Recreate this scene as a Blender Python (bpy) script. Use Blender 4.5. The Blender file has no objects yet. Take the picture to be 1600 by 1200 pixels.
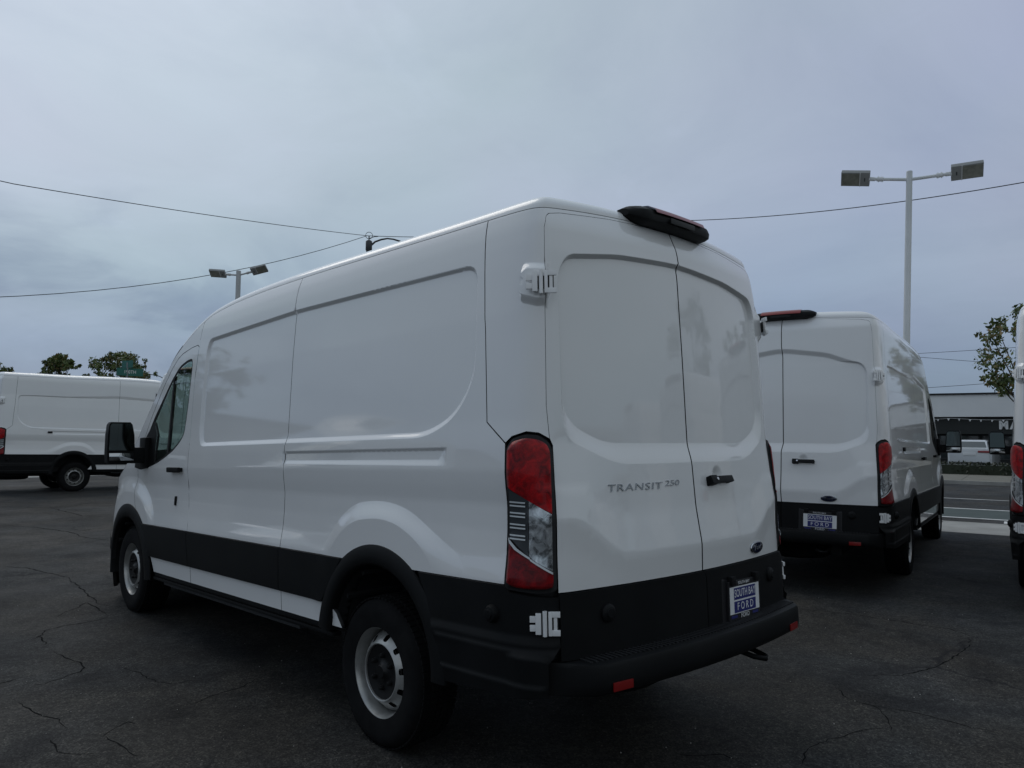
import bpy, bmesh, math, random
import numpy as np
from mathutils import Vector, Matrix
from mathutils.geometry import delaunay_2d_cdt
random.seed(7); rng=np.random.default_rng(7)
scn=bpy.context.scene; COL=scn.collection
# ---------------------------------------------------------------- camera, sky, sun, exposure
CAM=np.array([-3.08973,-2.00243,1.51949]); YAW,PITCH,ROLL,FPX=.75393,.06607,.00949,1188.88
_f=Vector((math.sin(YAW)*math.cos(PITCH),math.cos(YAW)*math.cos(PITCH),math.sin(PITCH)))
_r=Vector((math.cos(YAW),-math.sin(YAW),0)); _u=_r.cross(_f)
_r2=_r*math.cos(ROLL)+_u*math.sin(ROLL); _u2=-_r*math.sin(ROLL)+_u*math.cos(ROLL)
cd=bpy.data.cameras.new('camera'); cam=bpy.data.objects.new('camera',cd); COL.objects.link(cam); scn.camera=cam
cam.matrix_world=Matrix(((_r2.x,_u2.x,-_f.x,CAM[0]),(_r2.y,_u2.y,-_f.y,CAM[1]),(_r2.z,_u2.z,-_f.z,CAM[2]),(0,0,0,1)))
cd.sensor_width=36; cd.lens=FPX/1600*36; cd.clip_start=.05; cd.clip_end=3000
SUN_EL,SUN_AZ=math.radians(48),math.radians(5)      # azimuth clockwise from +y
sl=bpy.data.lights.new('sun','SUN'); sl.energy=.5; sl.angle=math.radians(40); sl.color=(1,.95,.88)
so=bpy.data.objects.new('sun',sl); COL.objects.link(so)
_sd=Vector((math.sin(SUN_AZ)*math.cos(SUN_EL),math.cos(SUN_AZ)*math.cos(SUN_EL),math.sin(SUN_EL)))
so.rotation_euler=_sd.to_track_quat('Z','Y').to_euler()
w=bpy.data.worlds.new("World"); scn.world=w; w.use_nodes=True
nt=w.node_tree; nt.nodes.clear()
def N_(t,x,**k):
    n=t.nodes.new(x)
    for a,b in k.items():
        if a.startswith('i_'): n.inputs[a[2:].replace('_',' ')].default_value=b
        else: setattr(n,a,b)
    return n
NSC,NOF=5.0,(8.5,4.5,5)
def build_world():
    L=nt.links.new
    tc=N_(nt,'ShaderNodeTexCoord'); sky=N_(nt,'ShaderNodeTexSky'); sky.sky_type='NISHITA'; sky.sun_disc=False
    sky.sun_elevation=SUN_EL; sky.sun_rotation=SUN_AZ; sky.dust_density=2.0
    sep=N_(nt,'ShaderNodeSeparateXYZ'); L(tc.outputs['Generated'],sep.inputs[0])
    mz=N_(nt,'ShaderNodeMath',operation='MAXIMUM'); L(sep.outputs[2],mz.inputs[0]); mz.inputs[1].default_value=0.0
    az=N_(nt,'ShaderNodeMath',operation='ADD'); L(mz.outputs[0],az.inputs[0]); az.inputs[1].default_value=.22
    dx=N_(nt,'ShaderNodeMath',operation='DIVIDE'); L(sep.outputs[0],dx.inputs[0]); L(az.outputs[0],dx.inputs[1])
    dy=N_(nt,'ShaderNodeMath',operation='DIVIDE'); L(sep.outputs[1],dy.inputs[0]); L(az.outputs[0],dy.inputs[1])
    cb=N_(nt,'ShaderNodeCombineXYZ'); L(dx.outputs[0],cb.inputs[0]); L(dy.outputs[0],cb.inputs[1])
    def noise(scale,det,rough,dist,off):
        mp=N_(nt,'ShaderNodeMapping'); mp.inputs['Location'].default_value=off; L(cb.outputs[0],mp.inputs[0])
        n=N_(nt,'ShaderNodeTexNoise',i_Scale=scale,i_Detail=det,i_Roughness=rough,i_Distortion=dist); L(mp.outputs[0],n.inputs[0]); return n.outputs[0]
    def ramp(v,pts):
        r=N_(nt,'ShaderNodeValToRGB'); L(v,r.inputs[0]); e=r.color_ramp.elements
        while len(e)>1: e.remove(e[0])
        e[0].position=pts[0][0]; e[0].color=(*pts[0][1],1)
        for p,c in pts[1:]:
            k=e.new(p); k.color=(*c,1)
        return r.outputs[0]
    def dotd(az_,el):
        v=N_(nt,'ShaderNodeVectorMath',operation='DOT_PRODUCT'); L(tc.outputs['Generated'],v.inputs[0])
        a,e=math.radians(az_),math.radians(el); v.inputs[1].default_value=(math.sin(a)*math.cos(e),math.cos(a)*math.cos(e),math.sin(e)); return v.outputs['Value']
    def mix(a,b,f,mode='MIX'):
        m=N_(nt,'ShaderNodeMixRGB',blend_type=mode)
        for i,v in ((0,f),(1,a),(2,b)):
            if hasattr(v,'is_linked') or hasattr(v,'links'): L(v,m.inputs[i])
            else: m.inputs[i].default_value=v if i==0 else (*v,1)
        return m.outputs[0]
    # broad brightness of the cloud sheet: brightest round the veiled sun, duller away from it
    base=ramp(dotd(5,48),[(0.0,(.46,.495,.54)),(.48,(.385,.44,.57)),(.80,(.465,.535,.62)),(.925,(.62,.67,.79)),(1.0,(.80,.83,.90))])
    # low in the sky the sheet is a little darker
    hz=ramp(mz.outputs[0],[(0,(.52,.60,.66)),(.10,(.61,.69,.765)),(.20,(.89,.94,.96)),(.30,(.97,1.0,1.0)),(.6,(1,1,1))])
    c=mix(base,hz,1.0,'MULTIPLY')
    # soft structure
    n1=ramp(noise(1.5,6,.6,.6,(3.1,1.7,0)),[(.3,(.90,.91,.93)),(.5,(1,1,1)),(.72,(1.07,1.065,1.07))])
    c=mix(c,n1,.9,'MULTIPLY')
    # colour drift, lavender against grey cyan
    n2=ramp(noise(.55,3,.5,.2,(-2,5,1)),[(.35,(1.02,.99,1.02)),(.60,(.955,1.01,.985))])
    c=mix(c,n2,1.0,'MULTIPLY')
    # low dark broken cloud to the left of the lot
    mp3=N_(nt,'ShaderNodeMapping'); mp3.inputs['Scale'].default_value=(1,1,2.3); mp3.inputs['Location'].default_value=NOF; L(tc.outputs['Generated'],mp3.inputs[0])
    n3=N_(nt,'ShaderNodeTexNoise',i_Scale=NSC,i_Detail=8,i_Roughness=.52,i_Distortion=.35); L(mp3.outputs[0],n3.inputs[0])
    cl=ramp(n3.outputs[0],[(.36,(1.10,1.09,1.08)),(.48,(1,1,1)),(.56,(.76,.775,.83)),(.68,(.60,.625,.72))])
    low=ramp(mz.outputs[0],[(0,(1,1,1)),(.17,(1,1,1)),(.30,(0,0,0))]); lf=ramp(dotd(-5,8),[(.80,(.12,.12,.12)),(.93,(.9,.9,.9))])
    bw=N_(nt,'ShaderNodeRGBToBW'); L(mix(low,lf,1.0,'MULTIPLY'),bw.inputs[0])
    c=mix(c,mix(c,cl,1.0,'MULTIPLY'),bw.outputs[0])
    # faint lighter puffs high up
    n4=ramp(noise(2.6,6,.55,.8,(7,3,1)),[(.60,(1,1,1)),(.74,(1.07,1.06,1.08))]); c=mix(c,n4,.8,'MULTIPLY')
    b1=N_(nt,'ShaderNodeBackground'); L(sky.outputs[0],b1.inputs[0]); b1.inputs[1].default_value=.06
    b2=N_(nt,'ShaderNodeBackground'); L(c,b2.inputs[0]); b2.inputs[1].default_value=1.0
    mx=N_(nt,'ShaderNodeMixShader'); mx.inputs[0].default_value=.93; L(b1.outputs[0],mx.inputs[1]); L(b2.outputs[0],mx.inputs[2])
    o=N_(nt,'ShaderNodeOutputWorld'); L(mx.outputs[0],o.inputs[0])
build_world()
vs=scn.view_settings; vs.view_transform='Standard'; vs.look='None'; vs.exposure=0; vs.gamma=1; vs.use_curve_mapping=False
scn.cycles.max_bounces=8; scn.cycles.transparent_max_bounces=12

# ---------------------------------------------------------------- helpers
def mat(name,col=(.5,.5,.5),rough=.5,metal=0.,coat=0.,coat_r=.03,spec=.5,fn=None,**k):
    m=bpy.data.materials.new(name); m.use_nodes=True; t=m.node_tree; b=t.nodes['Principled BSDF']
    b.inputs['Base Color'].default_value=(*col,1); b.inputs['Roughness'].default_value=rough; b.inputs['Metallic'].default_value=metal
    b.inputs['Coat Weight'].default_value=coat; b.inputs['Coat Roughness'].default_value=coat_r; b.inputs['Specular IOR Level'].default_value=spec
    for a,v in k.items(): b.inputs[a.replace('_',' ')].default_value=v
    if fn: fn(t,b)
    return m
def tex_noise(t,scale,det=4,rough=.55,coord='Object',dist=0,vec=None):
    c=N_(t,'ShaderNodeTexCoord'); n=N_(t,'ShaderNodeTexNoise',i_Scale=scale,i_Detail=det,i_Roughness=rough,i_Distortion=dist)
    t.links.new(vec if vec else c.outputs[coord],n.inputs['Vector']); return n.outputs[0]
def cramp(t,v,pts):
    r=N_(t,'ShaderNodeValToRGB'); t.links.new(v,r.inputs[0]); e=r.color_ramp.elements
    while len(e)>1: e.remove(e[0])
    e[0].position=pts[0][0]; e[0].color=(*pts[0][1],1)
    for p,c in pts[1:]:
        k=e.new(p); k.color=(*c,1)
    return r.outputs[0]
def mixc(t,a,b,f,mode='MIX'):
    m=N_(t,'ShaderNodeMixRGB',blend_type=mode)
    for i,v in ((0,f),(1,a),(2,b)):
        if hasattr(v,'links'): t.links.new(v,m.inputs[i])
        else: m.inputs[i].default_value=v if i==0 else (*v,1)
    return m.outputs[0]
def bump(t,b,h,strength=.3,dist=.01):
    n=N_(t,'ShaderNodeBump',i_Strength=strength,i_Distance=dist); t.links.new(h,n.inputs['Height']); t.links.new(n.outputs[0],b.inputs['Normal'])
def varied(c1,c2,scale,bs=0,bscale=60,bd=.003):
    def fn(t,b):
        t.links.new(cramp(t,tex_noise(t,scale,5),[(.35,c1),(.65,c2)]),b.inputs['Base Color'])
        if bs: bump(t,b,tex_noise(t,bscale,3),bs,bd)
    return fn
def tag(o,label=None,cat=None,group=None,kind=None):
    if label: o['label']=label
    if cat: o['category']=cat
    if group: o['group']=group
    if kind: o['kind']=kind
    return o
def empty(name,loc=(0,0,0),rz=0,label=None,cat=None,group=None):
    o=bpy.data.objects.new(name,None); COL.objects.link(o); o.location=loc; o.rotation_euler=(0,0,rz); o.empty_display_size=.2
    return tag(o,label,cat,group)
def link(name,me,parent=None):
    o=bpy.data.objects.new(name,me); COL.objects.link(o)
    if parent: o.parent=parent
    return o
def kids(o): return [c for c in o.children]
def copy_tree(o,parent=None):
    c=o.copy(); COL.objects.link(c); c.parent=parent
    for ch in kids(o): copy_tree(ch,c)
    return c
class MB:
    def __init__(s): s.v=[];s.f=[];s.m=[];s.cur=0
    def add(s,vs,fs,M=None):
        b=len(s.v)
        for p in vs: s.v.append(tuple(M@Vector(p)) if M is not None else tuple(p))
        for f in fs: s.f.append(tuple(b+i for i in f)); s.m.append(s.cur)
        return s
    def box(s,x0,x1,y0,y1,z0_,z1,M=None,bev=0.):
        if bev>0:
            return s.bbox(x0,x1,y0,y1,z0_,z1,bev,M)
        vs=[(x,y,z) for x in (x0,x1) for y in (y0,y1) for z in (z0_,z1)]
        return s.add(vs,[(0,1,3,2),(4,6,7,5),(0,4,5,1),(2,3,7,6),(0,2,6,4),(1,5,7,3)],M)
    def bbox(s,x0,x1,y0,y1,z0_,z1,b,M=None):
        bm=bmesh.new(); bmesh.ops.create_cube(bm,size=1)
        for v in bm.verts: v.co=Vector(((x0+x1)/2+v.co.x*(x1-x0),(y0+y1)/2+v.co.y*(y1-y0),(z0_+z1)/2+v.co.z*(z1-z0_)))
        bmesh.ops.bevel(bm,geom=bm.edges[:],offset=b,segments=2,affect='EDGES',profile=.7)
        bm.verts.index_update(); vs=[v.co[:] for v in bm.verts]; fs=[[v.index for v in f.verts] for f in bm.faces]; bm.free()
        return s.add(vs,fs,M)
    def tube(s,pts,r,n=8,M=None,caps=True):
        pts=[Vector(p) for p in pts]; rr=r if isinstance(r,(list,tuple)) else [r]*len(pts); vs=[];fs=[]
        up=Vector((0,0,1))
        for i,p in enumerate(pts):
            d=(pts[min(i+1,len(pts)-1)]-pts[max(i-1,0)]).normalized()
            a=d.cross(up); a=a.normalized() if a.length>.05 else d.cross(Vector((1,0,0))).normalized()
            b=d.cross(a)
            for k in range(n):
                t=2*math.pi*k/n; vs.append(p+(a*math.cos(t)+b*math.sin(t))*rr[i])
        for i in range(len(pts)-1):
            for k in range(n): fs.append((i*n+k,i*n+(k+1)%n,(i+1)*n+(k+1)%n,(i+1)*n+k))
        if caps: fs.append(tuple(range(n))); fs.append(tuple((len(pts)-1)*n+k for k in range(n)))
        return s.add(vs,fs,M)
    def lathe(s,prof,n=24,M=None):      # prof (r,h) about z
        vs=[];fs=[];k=len(prof)
        for j in range(n):
            t=2*math.pi*j/n
            for r,h in prof: vs.append((r*math.cos(t),r*math.sin(t),h))
        for j in range(n):
            for i in range(k-1): fs.append((j*k+i,((j+1)%n)*k+i,((j+1)%n)*k+i+1,j*k+i+1))
        return s.add(vs,fs,M)
    def ngon(s,pts,M=None): return s.add(pts,[tuple(range(len(pts)))],M)
    def prism(s,poly,z0_,z1,M=None):
        n=len(poly); vs=[(x,y,z0_) for x,y in poly]+[(x,y,z1) for x,y in poly]
        return s.add(vs,[tuple(range(n-1,-1,-1)),tuple(range(n,2*n))]+[(i,(i+1)%n,n+(i+1)%n,n+i) for i in range(n)],M)
    def build(s,name,mats,parent=None,smooth=None,xf=None):
        me=bpy.data.meshes.new(name); vs=np.array(s.v,float)
        if xf is not None and len(vs): vs=xf(vs)
        me.from_pydata([tuple(v) for v in vs],[],s.f)
        for m in (mats if isinstance(mats,(list,tuple)) else [mats]): me.materials.append(m)
        me.polygons.foreach_set('material_index',s.m)
        bm=bmesh.new(); bm.from_mesh(me); bmesh.ops.recalc_face_normals(bm,faces=bm.faces); bm.to_mesh(me); bm.free()
        if smooth: me.shade_smooth(); me.set_sharp_from_angle(angle=math.radians(smooth))
        return link(name,me,parent)
def frame(o,X,Y,Z):
    o,X,Y,Z=map(Vector,(o,X,Y,Z)); return Matrix(((X.x,Y.x,Z.x,o.x),(X.y,Y.y,Z.y,o.y),(X.z,Y.z,Z.z,o.z),(0,0,0,1)))
def text_mesh(body,size,extrude=.001,sx_=1.,shear=0.,align='CENTER',space=1.,bold=0.):
    cu=bpy.data.curves.new('t','FONT'); cu.body=body; cu.size=size; cu.extrude=extrude; cu.align_x=align; cu.align_y='CENTER'; cu.shear=shear; cu.space_character=space; cu.resolution_u=3; cu.offset=bold
    ob=bpy.data.objects.new('t',cu); COL.objects.link(ob); bpy.context.view_layer.update()
    me=bpy.data.meshes.new_from_object(ob); bpy.data.objects.remove(ob); bpy.data.curves.remove(cu)
    vs=[(v.co.x*sx_,v.co.y,v.co.z) for v in me.vertices]; fs=[tuple(p.vertices) for p in me.polygons]; bpy.data.meshes.remove(me); return vs,fs
# ---------------------------------------------------------------- van body surface
def smooth01(t):
    t=np.clip(t,0,1); return t*t*(3-2*t)
def catmull(P,n=14):
    P=np.array(P,float);Q=np.vstack([2*P[0]-P[1],P,2*P[-1]-P[-2]]);o=[]
    for i in range(1,len(Q)-2):
        p0,p1,p2,p3=Q[i-1:i+3]
        for k in range(n):
            t=k/n;o.append(.5*((2*p1)+(-p0+p2)*t+(2*p0-5*p1+4*p2-p3)*t*t+(-p0+3*p1-3*p2+p3)*t**3))
    o.append(P[-1]);return np.array(o)
_rear=[(-x,-.03+.075*(x/.85)**2) for x in (0,.15,.3,.45,.6,.72,.80)]
_side=[(-.865,.052),(-.917,.088),(-.953,.145),(-.972,.22),(-.983,.33),(-.990,.5),(-.996,.8),(-1.0,1.2),(-1.003,1.8),(-1.004,2.5),(-1.004,3.4),(-1.002,4.2),(-.998,4.7),(-.99,5.1),(-.965,5.4),(-.91,5.62),(-.80,5.8),(-.6,5.91),(-.3,5.97),(0,5.985)]
_C=catmull(_rear+_side)
_L=np.concatenate([[0],np.cumsum(np.linalg.norm(np.diff(_C,axis=0),axis=1))])
SMAX=_L[-1]
_T=np.gradient(_C,_L,axis=0);_T[0]=(-1,0);_T[-1]=(1,0);_T/=np.linalg.norm(_T,axis=1)[:,None]
_N=np.stack([-_T[:,1],_T[:,0]],1)      # outward normal (for travel rear -> left side -> front)
_i=int(np.argmin(_C[:,0]));_sg=_C[:,1]
def C2(s):
    a=np.abs(s);g=np.where(s<0,-1.,1.)
    return np.stack([np.interp(a,_L,_C[:,0])*g,np.interp(a,_L,_C[:,1])],-1)
def N2(s):
    a=np.abs(s);g=np.where(s<0,-1.,1.)
    n=np.stack([np.interp(a,_L,_N[:,0]),np.interp(a,_L,_N[:,1])],-1);n/=np.linalg.norm(n,axis=-1)[...,None]
    n[...,0]*=g;return n
_k0=len(_rear)*14
def sy(y): return np.interp(y,_C[_k0:,1],_L[_k0:])       # station on the flank -> perimeter length
def sx(x): return np.interp(-x,-_C[:_k0+14,0],_L[:_k0+14]) if x<=0 else -sx(-x)
def _tab(pts,w):
    z=np.linspace(.1,3.2,1241);v=np.interp(z,[p[0] for p in pts],[p[1] for p in pts])
    k=np.exp(-.5*(np.arange(-20,21)*.0025/w)**2);k/=k.sum()
    return z,np.convolve(np.pad(v,20,mode='edge'),k,'valid')
_zs,_ts=_tab([(.1,.05),(.3,.03),(.5,.008),(.7,0),(.895,-.002),(.93,.004),(1.0,.016),(1.1,.024),(1.2,.026),(1.28,.016),(1.33,.012),(1.45,.018),(1.55,.026),(2.0,.050),(2.2,.066),(2.3,.076),(2.37,.086),(2.44,.103),(2.5,.128),(2.56,.17)],.008)
_zr,_tr=_tab([(.1,.02),(.5,0),(.86,.004),(.985,-.003),(1.0,0),(1.154,.024),(1.36,.038),(1.44,.044),(1.85,.054),(2.25,.068),(2.38,.086),(2.5,.135)],.010)
def zun(z,hr): # stretched z -> nominal z
    if hr==0: return z
    zz=np.linspace(0,3.4,1200);st=zz+hr*np.clip((zz-2.26)/.12,0,1);return np.interp(z,st,zz)
def zst(z,hr): return z+hr*np.clip((np.asarray(z,float)-2.26)/.12,0,1)
def sdf(P,poly):
    P=np.atleast_2d(P);A=np.array(poly,float);B=np.roll(A,-1,0);out=np.empty(len(P));AB=B-A;L2_=(AB**2).sum(1)+1e-18
    dy=np.where(np.abs(AB[:,1])<1e-12,1e-12,AB[:,1])
    for i in range(0,len(P),3000):
        Q=P[i:i+3000];W=Q[:,None,:]-A[None];t=np.clip((W*AB[None]).sum(2)/L2_,0,1);D=W-t[...,None]*AB[None]
        d=np.sqrt((D**2).sum(2).min(1))
        c=(A[None,:,1]>Q[:,None,1])!=(B[None,:,1]>Q[:,None,1]);xi=A[None,:,0]+W[...,1]*(AB[:,0]/dy)[None]
        ins=((c&(Q[:,None,0]<xi)).sum(1)%2)==1;out[i:i+3000]=np.where(ins,d,-d)
    return out   # positive inside
def bevel(P,inner,outer):
    O=np.array(outer,float);lo,hi=O.min(0),O.max(0);m=(P[:,0]>lo[0])&(P[:,0]<hi[0])&(P[:,1]>lo[1])&(P[:,1]<hi[1]);f=np.zeros(len(P))
    if not m.any(): return f
    Q=P[m];di=-sdf(Q,inner);do=sdf(Q,outer)
    g=np.where(di<=0,1.,np.where(do<=0,0.,do/(np.maximum(do,0)+np.maximum(di,0)+1e-9)))
    f[m]=g*.7+.3*smooth01(g);return f
def rnd(poly,r,n=5):
    o=[];P=[np.array(p,float) for p in poly]
    for i in range(len(P)):
        a,b,c=P[i-1],P[i],P[(i+1)%len(P)];rr=r[i] if isinstance(r,(list,tuple)) else r
        if rr<=0: o.append(tuple(b));continue
        u=(a-b);v=(c-b);lu=np.linalg.norm(u);lv=np.linalg.norm(v);k=min(rr,lu*.48,lv*.48)
        p=b+u/lu*k;q=b+v/lv*k
        for j in range(n+1):
            t=j/n;o.append(tuple((1-t)**2*p+2*t*(1-t)*b+t*t*q))
    return o
# side recess, in (y,z)
REC_I=rnd([(.485,2.236),(.478,1.75),(.60,1.590),(.80,1.512),(3.43,1.515),(3.46,1.62),(3.45,2.18),(3.42,2.246),(2.15,2.266)],[.08,.25,.1,.1,.05,.05,.06,.05,0])
REC_O=rnd([(.466,2.252),(.458,1.74),(.58,1.570),(.79,1.486),(3.45,1.489),(3.485,1.60),(3.475,2.19),(3.435,2.268),(2.15,2.288)],[.09,.25,.1,.1,.06,.06,.07,.06,0])
RAIL_I=[(.66,1.425),(.70,1.386),(2.15,1.386),(2.15,1.425)]
RAIL_O=[(.63,1.441),(.63,1.358),(2.175,1.366),(2.175,1.441)]
BUL_I=rnd([(.70,.60),(.72,.935),(.84,1.025),(.99,1.088),(1.14,1.105),(1.34,1.085),(1.475,1.025),(1.60,.91),(1.7,.60)],.08)
BUL_O=rnd([(.45,.60),(.50,.955),(.70,1.045),(.93,1.16),(1.14,1.19),(1.38,1.17),(1.54,1.085),(1.70,.90),(1.8,.60)],.1)
FBL_I=rnd([(4.42,.6),(4.42,.93),(4.56,1.05),(4.8,1.13),(5.1,1.13),(5.4,1.0),(5.6,.6)],.1)
FBL_O=rnd([(4.30,.6),(4.28,.90),(4.46,1.11),(4.75,1.26),(5.2,1.26),(5.6,1.1),(5.8,.6)],.1)
# rear doors recess, in (s,z)
RR_I=rnd([(.800,2.16),(.800,1.590),(.735,1.515),(.57,1.447),(-.57,1.447),(-.735,1.515),(-.800,1.590),(-.800,2.16),(-.75,2.235),(-.45,2.275),(0,2.297),(.45,2.275),(.75,2.235)],[.05,.05,.1,.1,.1,.1,.05,.05,.09,.05,.1,.05,.09])
RR_O=rnd([(.814,2.17),(.822,1.55),(.79,1.46),(.53,1.356),(-.53,1.356),(-.79,1.46),(-.822,1.55),(-.814,2.17),(-.758,2.250),(-.45,2.291),(0,2.313),(.45,2.291),(.758,2.250)],[.05,.05,.1,.1,.1,.1,.05,.05,.09,.05,.1,.05,.09])
HB_O=[(1.085,2.04),(.96,2.012),(.890,2.015),(.890,2.195),(1.035,2.203),(1.102,2.168)]
HB_I=[(1.050,2.070),(.96,2.045),(.890,2.047),(.890,2.165),(1.015,2.172),(1.060,2.145)]
def offs(s,z,feat=True):
    """outward offset from nominal outline at nominal z"""
    a=np.abs(s);w=smooth01((a-.80)/.28)
    ts=np.interp(z,_zs,_ts);
    zr=z-.16*smooth01((a-.5)/.32)*np.clip((z-.80)/.12,0,1)*np.clip((1.45-z)/.2,0,1)
    tr=np.interp(zr,_zr,_tr)
    y=np.interp(a,_L[_k0:],_C[_k0:,1]) 
    P=np.stack([y,z],-1);side=a>.98
    d=np.zeros(len(a))
    if not feat: return d-(w*ts+(1-w)*tr)
    if side.any():
        q=P[side];ds=np.zeros(len(q))
        ds-=.016*bevel(q,REC_I,REC_O)
        ds-=.011*bevel(q,RAIL_I,RAIL_O)
        fb=np.maximum(bevel(q,BUL_I,BUL_O),bevel(q,FBL_I,FBL_O))
        zz=q[:,1];ds+=fb*np.where(zz<1.3,np.interp(zz,_zs,_ts)+.006,0)*np.clip((1.3-zz)/.08,0,1)
        d[side]=ds
    rear=a<1.05
    if rear.any():
        q=np.stack([s,z],-1)[rear];dr=-.026*bevel(q,RR_I,RR_O)
        qa=np.stack([a,z],-1)[rear];dr+=.022*bevel(qa,HB_I,HB_O)
        # dish behind rear handle
        rr=np.hypot(q[:,0]+.215,(q[:,1]-1.287));dr-=.016*smooth01(1-rr/.055)
        d[rear]+=dr
    return d-(w*ts+(1-w)*tr)
def PS(s,z,disp=0.,hr=0.,feat=True):
    s=np.atleast_1d(np.asarray(s,float));z=np.atleast_1d(np.asarray(z,float));s,z=np.broadcast_arrays(s,z)
    o=offs(s,zun(z,hr),feat)+disp;c=C2(s)+N2(s)*o[:,None]
    return np.column_stack([c,z])
def NS(s,z,disp=0.,hr=0.,e=.0015):
    s=np.atleast_1d(np.asarray(s,float));z=np.atleast_1d(np.asarray(z,float));s,z=np.broadcast_arrays(s,z)
    a=PS(s+e,z,disp,hr)-PS(s-e,z,disp,hr);b=PS(s,z+e,disp,hr)-PS(s,z-e,disp,hr)
    n=np.cross(b,a);n/=np.linalg.norm(n,axis=1)[:,None]+1e-12
    o=N2(s);f=np.sign(n[:,0]*o[:,0]+n[:,1]*o[:,1]);f[f==0]=1
    return n*f[:,None]
ROOF=[(-1,2.44),(.4,2.447),(1.1,2.463),(2.2,2.495),(2.9,2.497),(3.37,2.468),(3.65,2.405),(4.0,2.26),(4.2,2.14),(4.55,1.84),(4.8,1.62),(5.05,1.395),(5.2,1.31),(5.5,1.215),(5.75,1.10),(5.9,.98),(6.0,.90)]
_rz=catmull(ROOF,8)
def z0(y,hr=0.):
    z=np.interp(y,_rz[:,0],_rz[:,1])
    if hr: 
        f=1-smooth01((np.asarray(y)-3.1)/1.0);z=z+hr*f
    return z
CR=.045
def crown(x,y): return CR*(1-(np.asarray(x)/.9)**2)
def ztop(s,hr=0.):
    s=np.atleast_1d(np.asarray(s,float));z=np.full(len(s),2.43+hr)
    for _ in range(5):
        p=PS(s,z,0,hr,False);z=z0(p[:,1],hr)+crown(np.clip(p[:,0],-.9,.9),p[:,1])*np.clip((.9-np.abs(p[:,0]))/.1,0,1)
    return z
# ---------------------------------------------------------------- materials for the vehicles
def _paint(t,b):
    v=tex_noise(t,1.3,6,.6); v2=tex_noise(t,38,4,.6)
    c=cramp(t,v,[(.3,(.785,.785,.78)),(.7,(.815,.815,.81))]); t.links.new(c,b.inputs['Base Color'])
    r=N_(t,'ShaderNodeMapRange'); t.links.new(v,r.inputs[0]); r.inputs[3].default_value=.02; r.inputs[4].default_value=.07
    t.links.new(r.outputs[0],b.inputs['Coat Roughness'])
M_W=mat('white_paint',(.76,.77,.78),.45,coat=1.,Coat_IOR=1.65,coat_r=.03,spec=.3,fn=_paint)
M_B=mat('black_plastic',(.008,.0085,.009),.55,spec=.16,fn=lambda t,b:(t.links.new(cramp(t,tex_noise(t,3,6),[(.3,(.0038,.0042,.0047)),(.7,(.0078,.0083,.009))]),b.inputs['Base Color']),bump(t,b,tex_noise(t,420,2),.25,.001)))
M_RUB_GAP=mat('rubber_seal_and_gap_shade',(.008,.008,.009),.7)  # real seals, and the shade painted onto flanges in the panel gaps
M_TY=mat('tyre_rubber',(.006,.006,.0065),.85,spec=.15,fn=varied((.0045,.0045,.005),(.009,.009,.0095),9,.2,80,.002))
M_RIM=mat('silver_steel',(.5,.5,.5),.36,metal=.6,fn=lambda t,b:t.links.new(cramp(t,tex_noise(t,14,5),[(.35,(.34,.34,.33)),(.65,(.45,.45,.435))]),b.inputs['Base Color']))
M_CAP=mat('hub_black',(.006,.006,.0065),.45,spec=.3)
M_UND=mat('underbody_black',(.010,.010,.011),.75)
M_LIN=mat('liner_grey',(.045,.047,.05),.8)
M_HOU=mat('housing_grey',(.022,.023,.025),.85,spec=.2)
M_TRD=mat('tread_rubber',(.016,.0165,.018),.6,spec=.3)
M_DK=mat('interior_dark',(.025,.026,.028),.8)
M_SEAT=mat('seat_cloth',(.035,.037,.04),.9)
M_CHR=mat('chrome',(.55,.56,.58),.18,metal=1.)
M_BADGE=mat('badge_metal',(.42,.44,.46),.25,metal=.9)
def _lens(c1,c2,sc):
    def fn(t,b):
        c=N_(t,'ShaderNodeTexCoord'); br=N_(t,'ShaderNodeTexChecker'); br.inputs['Scale'].default_value=sc*2; t.links.new(c.outputs['Object'],br.inputs['Vector'])
        n=tex_noise(t,22,4,.6,'Object',1.0); col=cramp(t,n,[(.32,c1),(.5,tuple((a+d)/2 for a,d in zip(c1,c2))),(.66,c2)])
        t.links.new(col,b.inputs['Base Color']); bump(t,b,br.outputs['Fac'],.35,.0015)
    return fn
M_RED=mat('red_lens',(.4,.01,.015),.35,coat=.22,spec=.2,fn=_lens((.10,.001,.003),(.46,.003,.006),60),Subsurface_Weight=0.)
M_RED2=mat('red_lens_low',(.3,.01,.015),.35,coat=.22,spec=.2,fn=_lens((.07,.001,.003),(.25,.002,.005),60))
M_CLR=mat('lamp_reflector',(.3,.32,.33),.15,metal=.7,coat=1.,fn=_lens((.05,.055,.06),(.75,.78,.8),75))
M_CLD=mat('lamp_dark',(.04,.045,.05),.15,coat=1.)
M_BAR=mat('lamp_bar',(.62,.65,.66),.3,coat=1.)
M_REFL=mat('red_reflector',(.20,.004,.004),.35,coat=.25)
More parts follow.
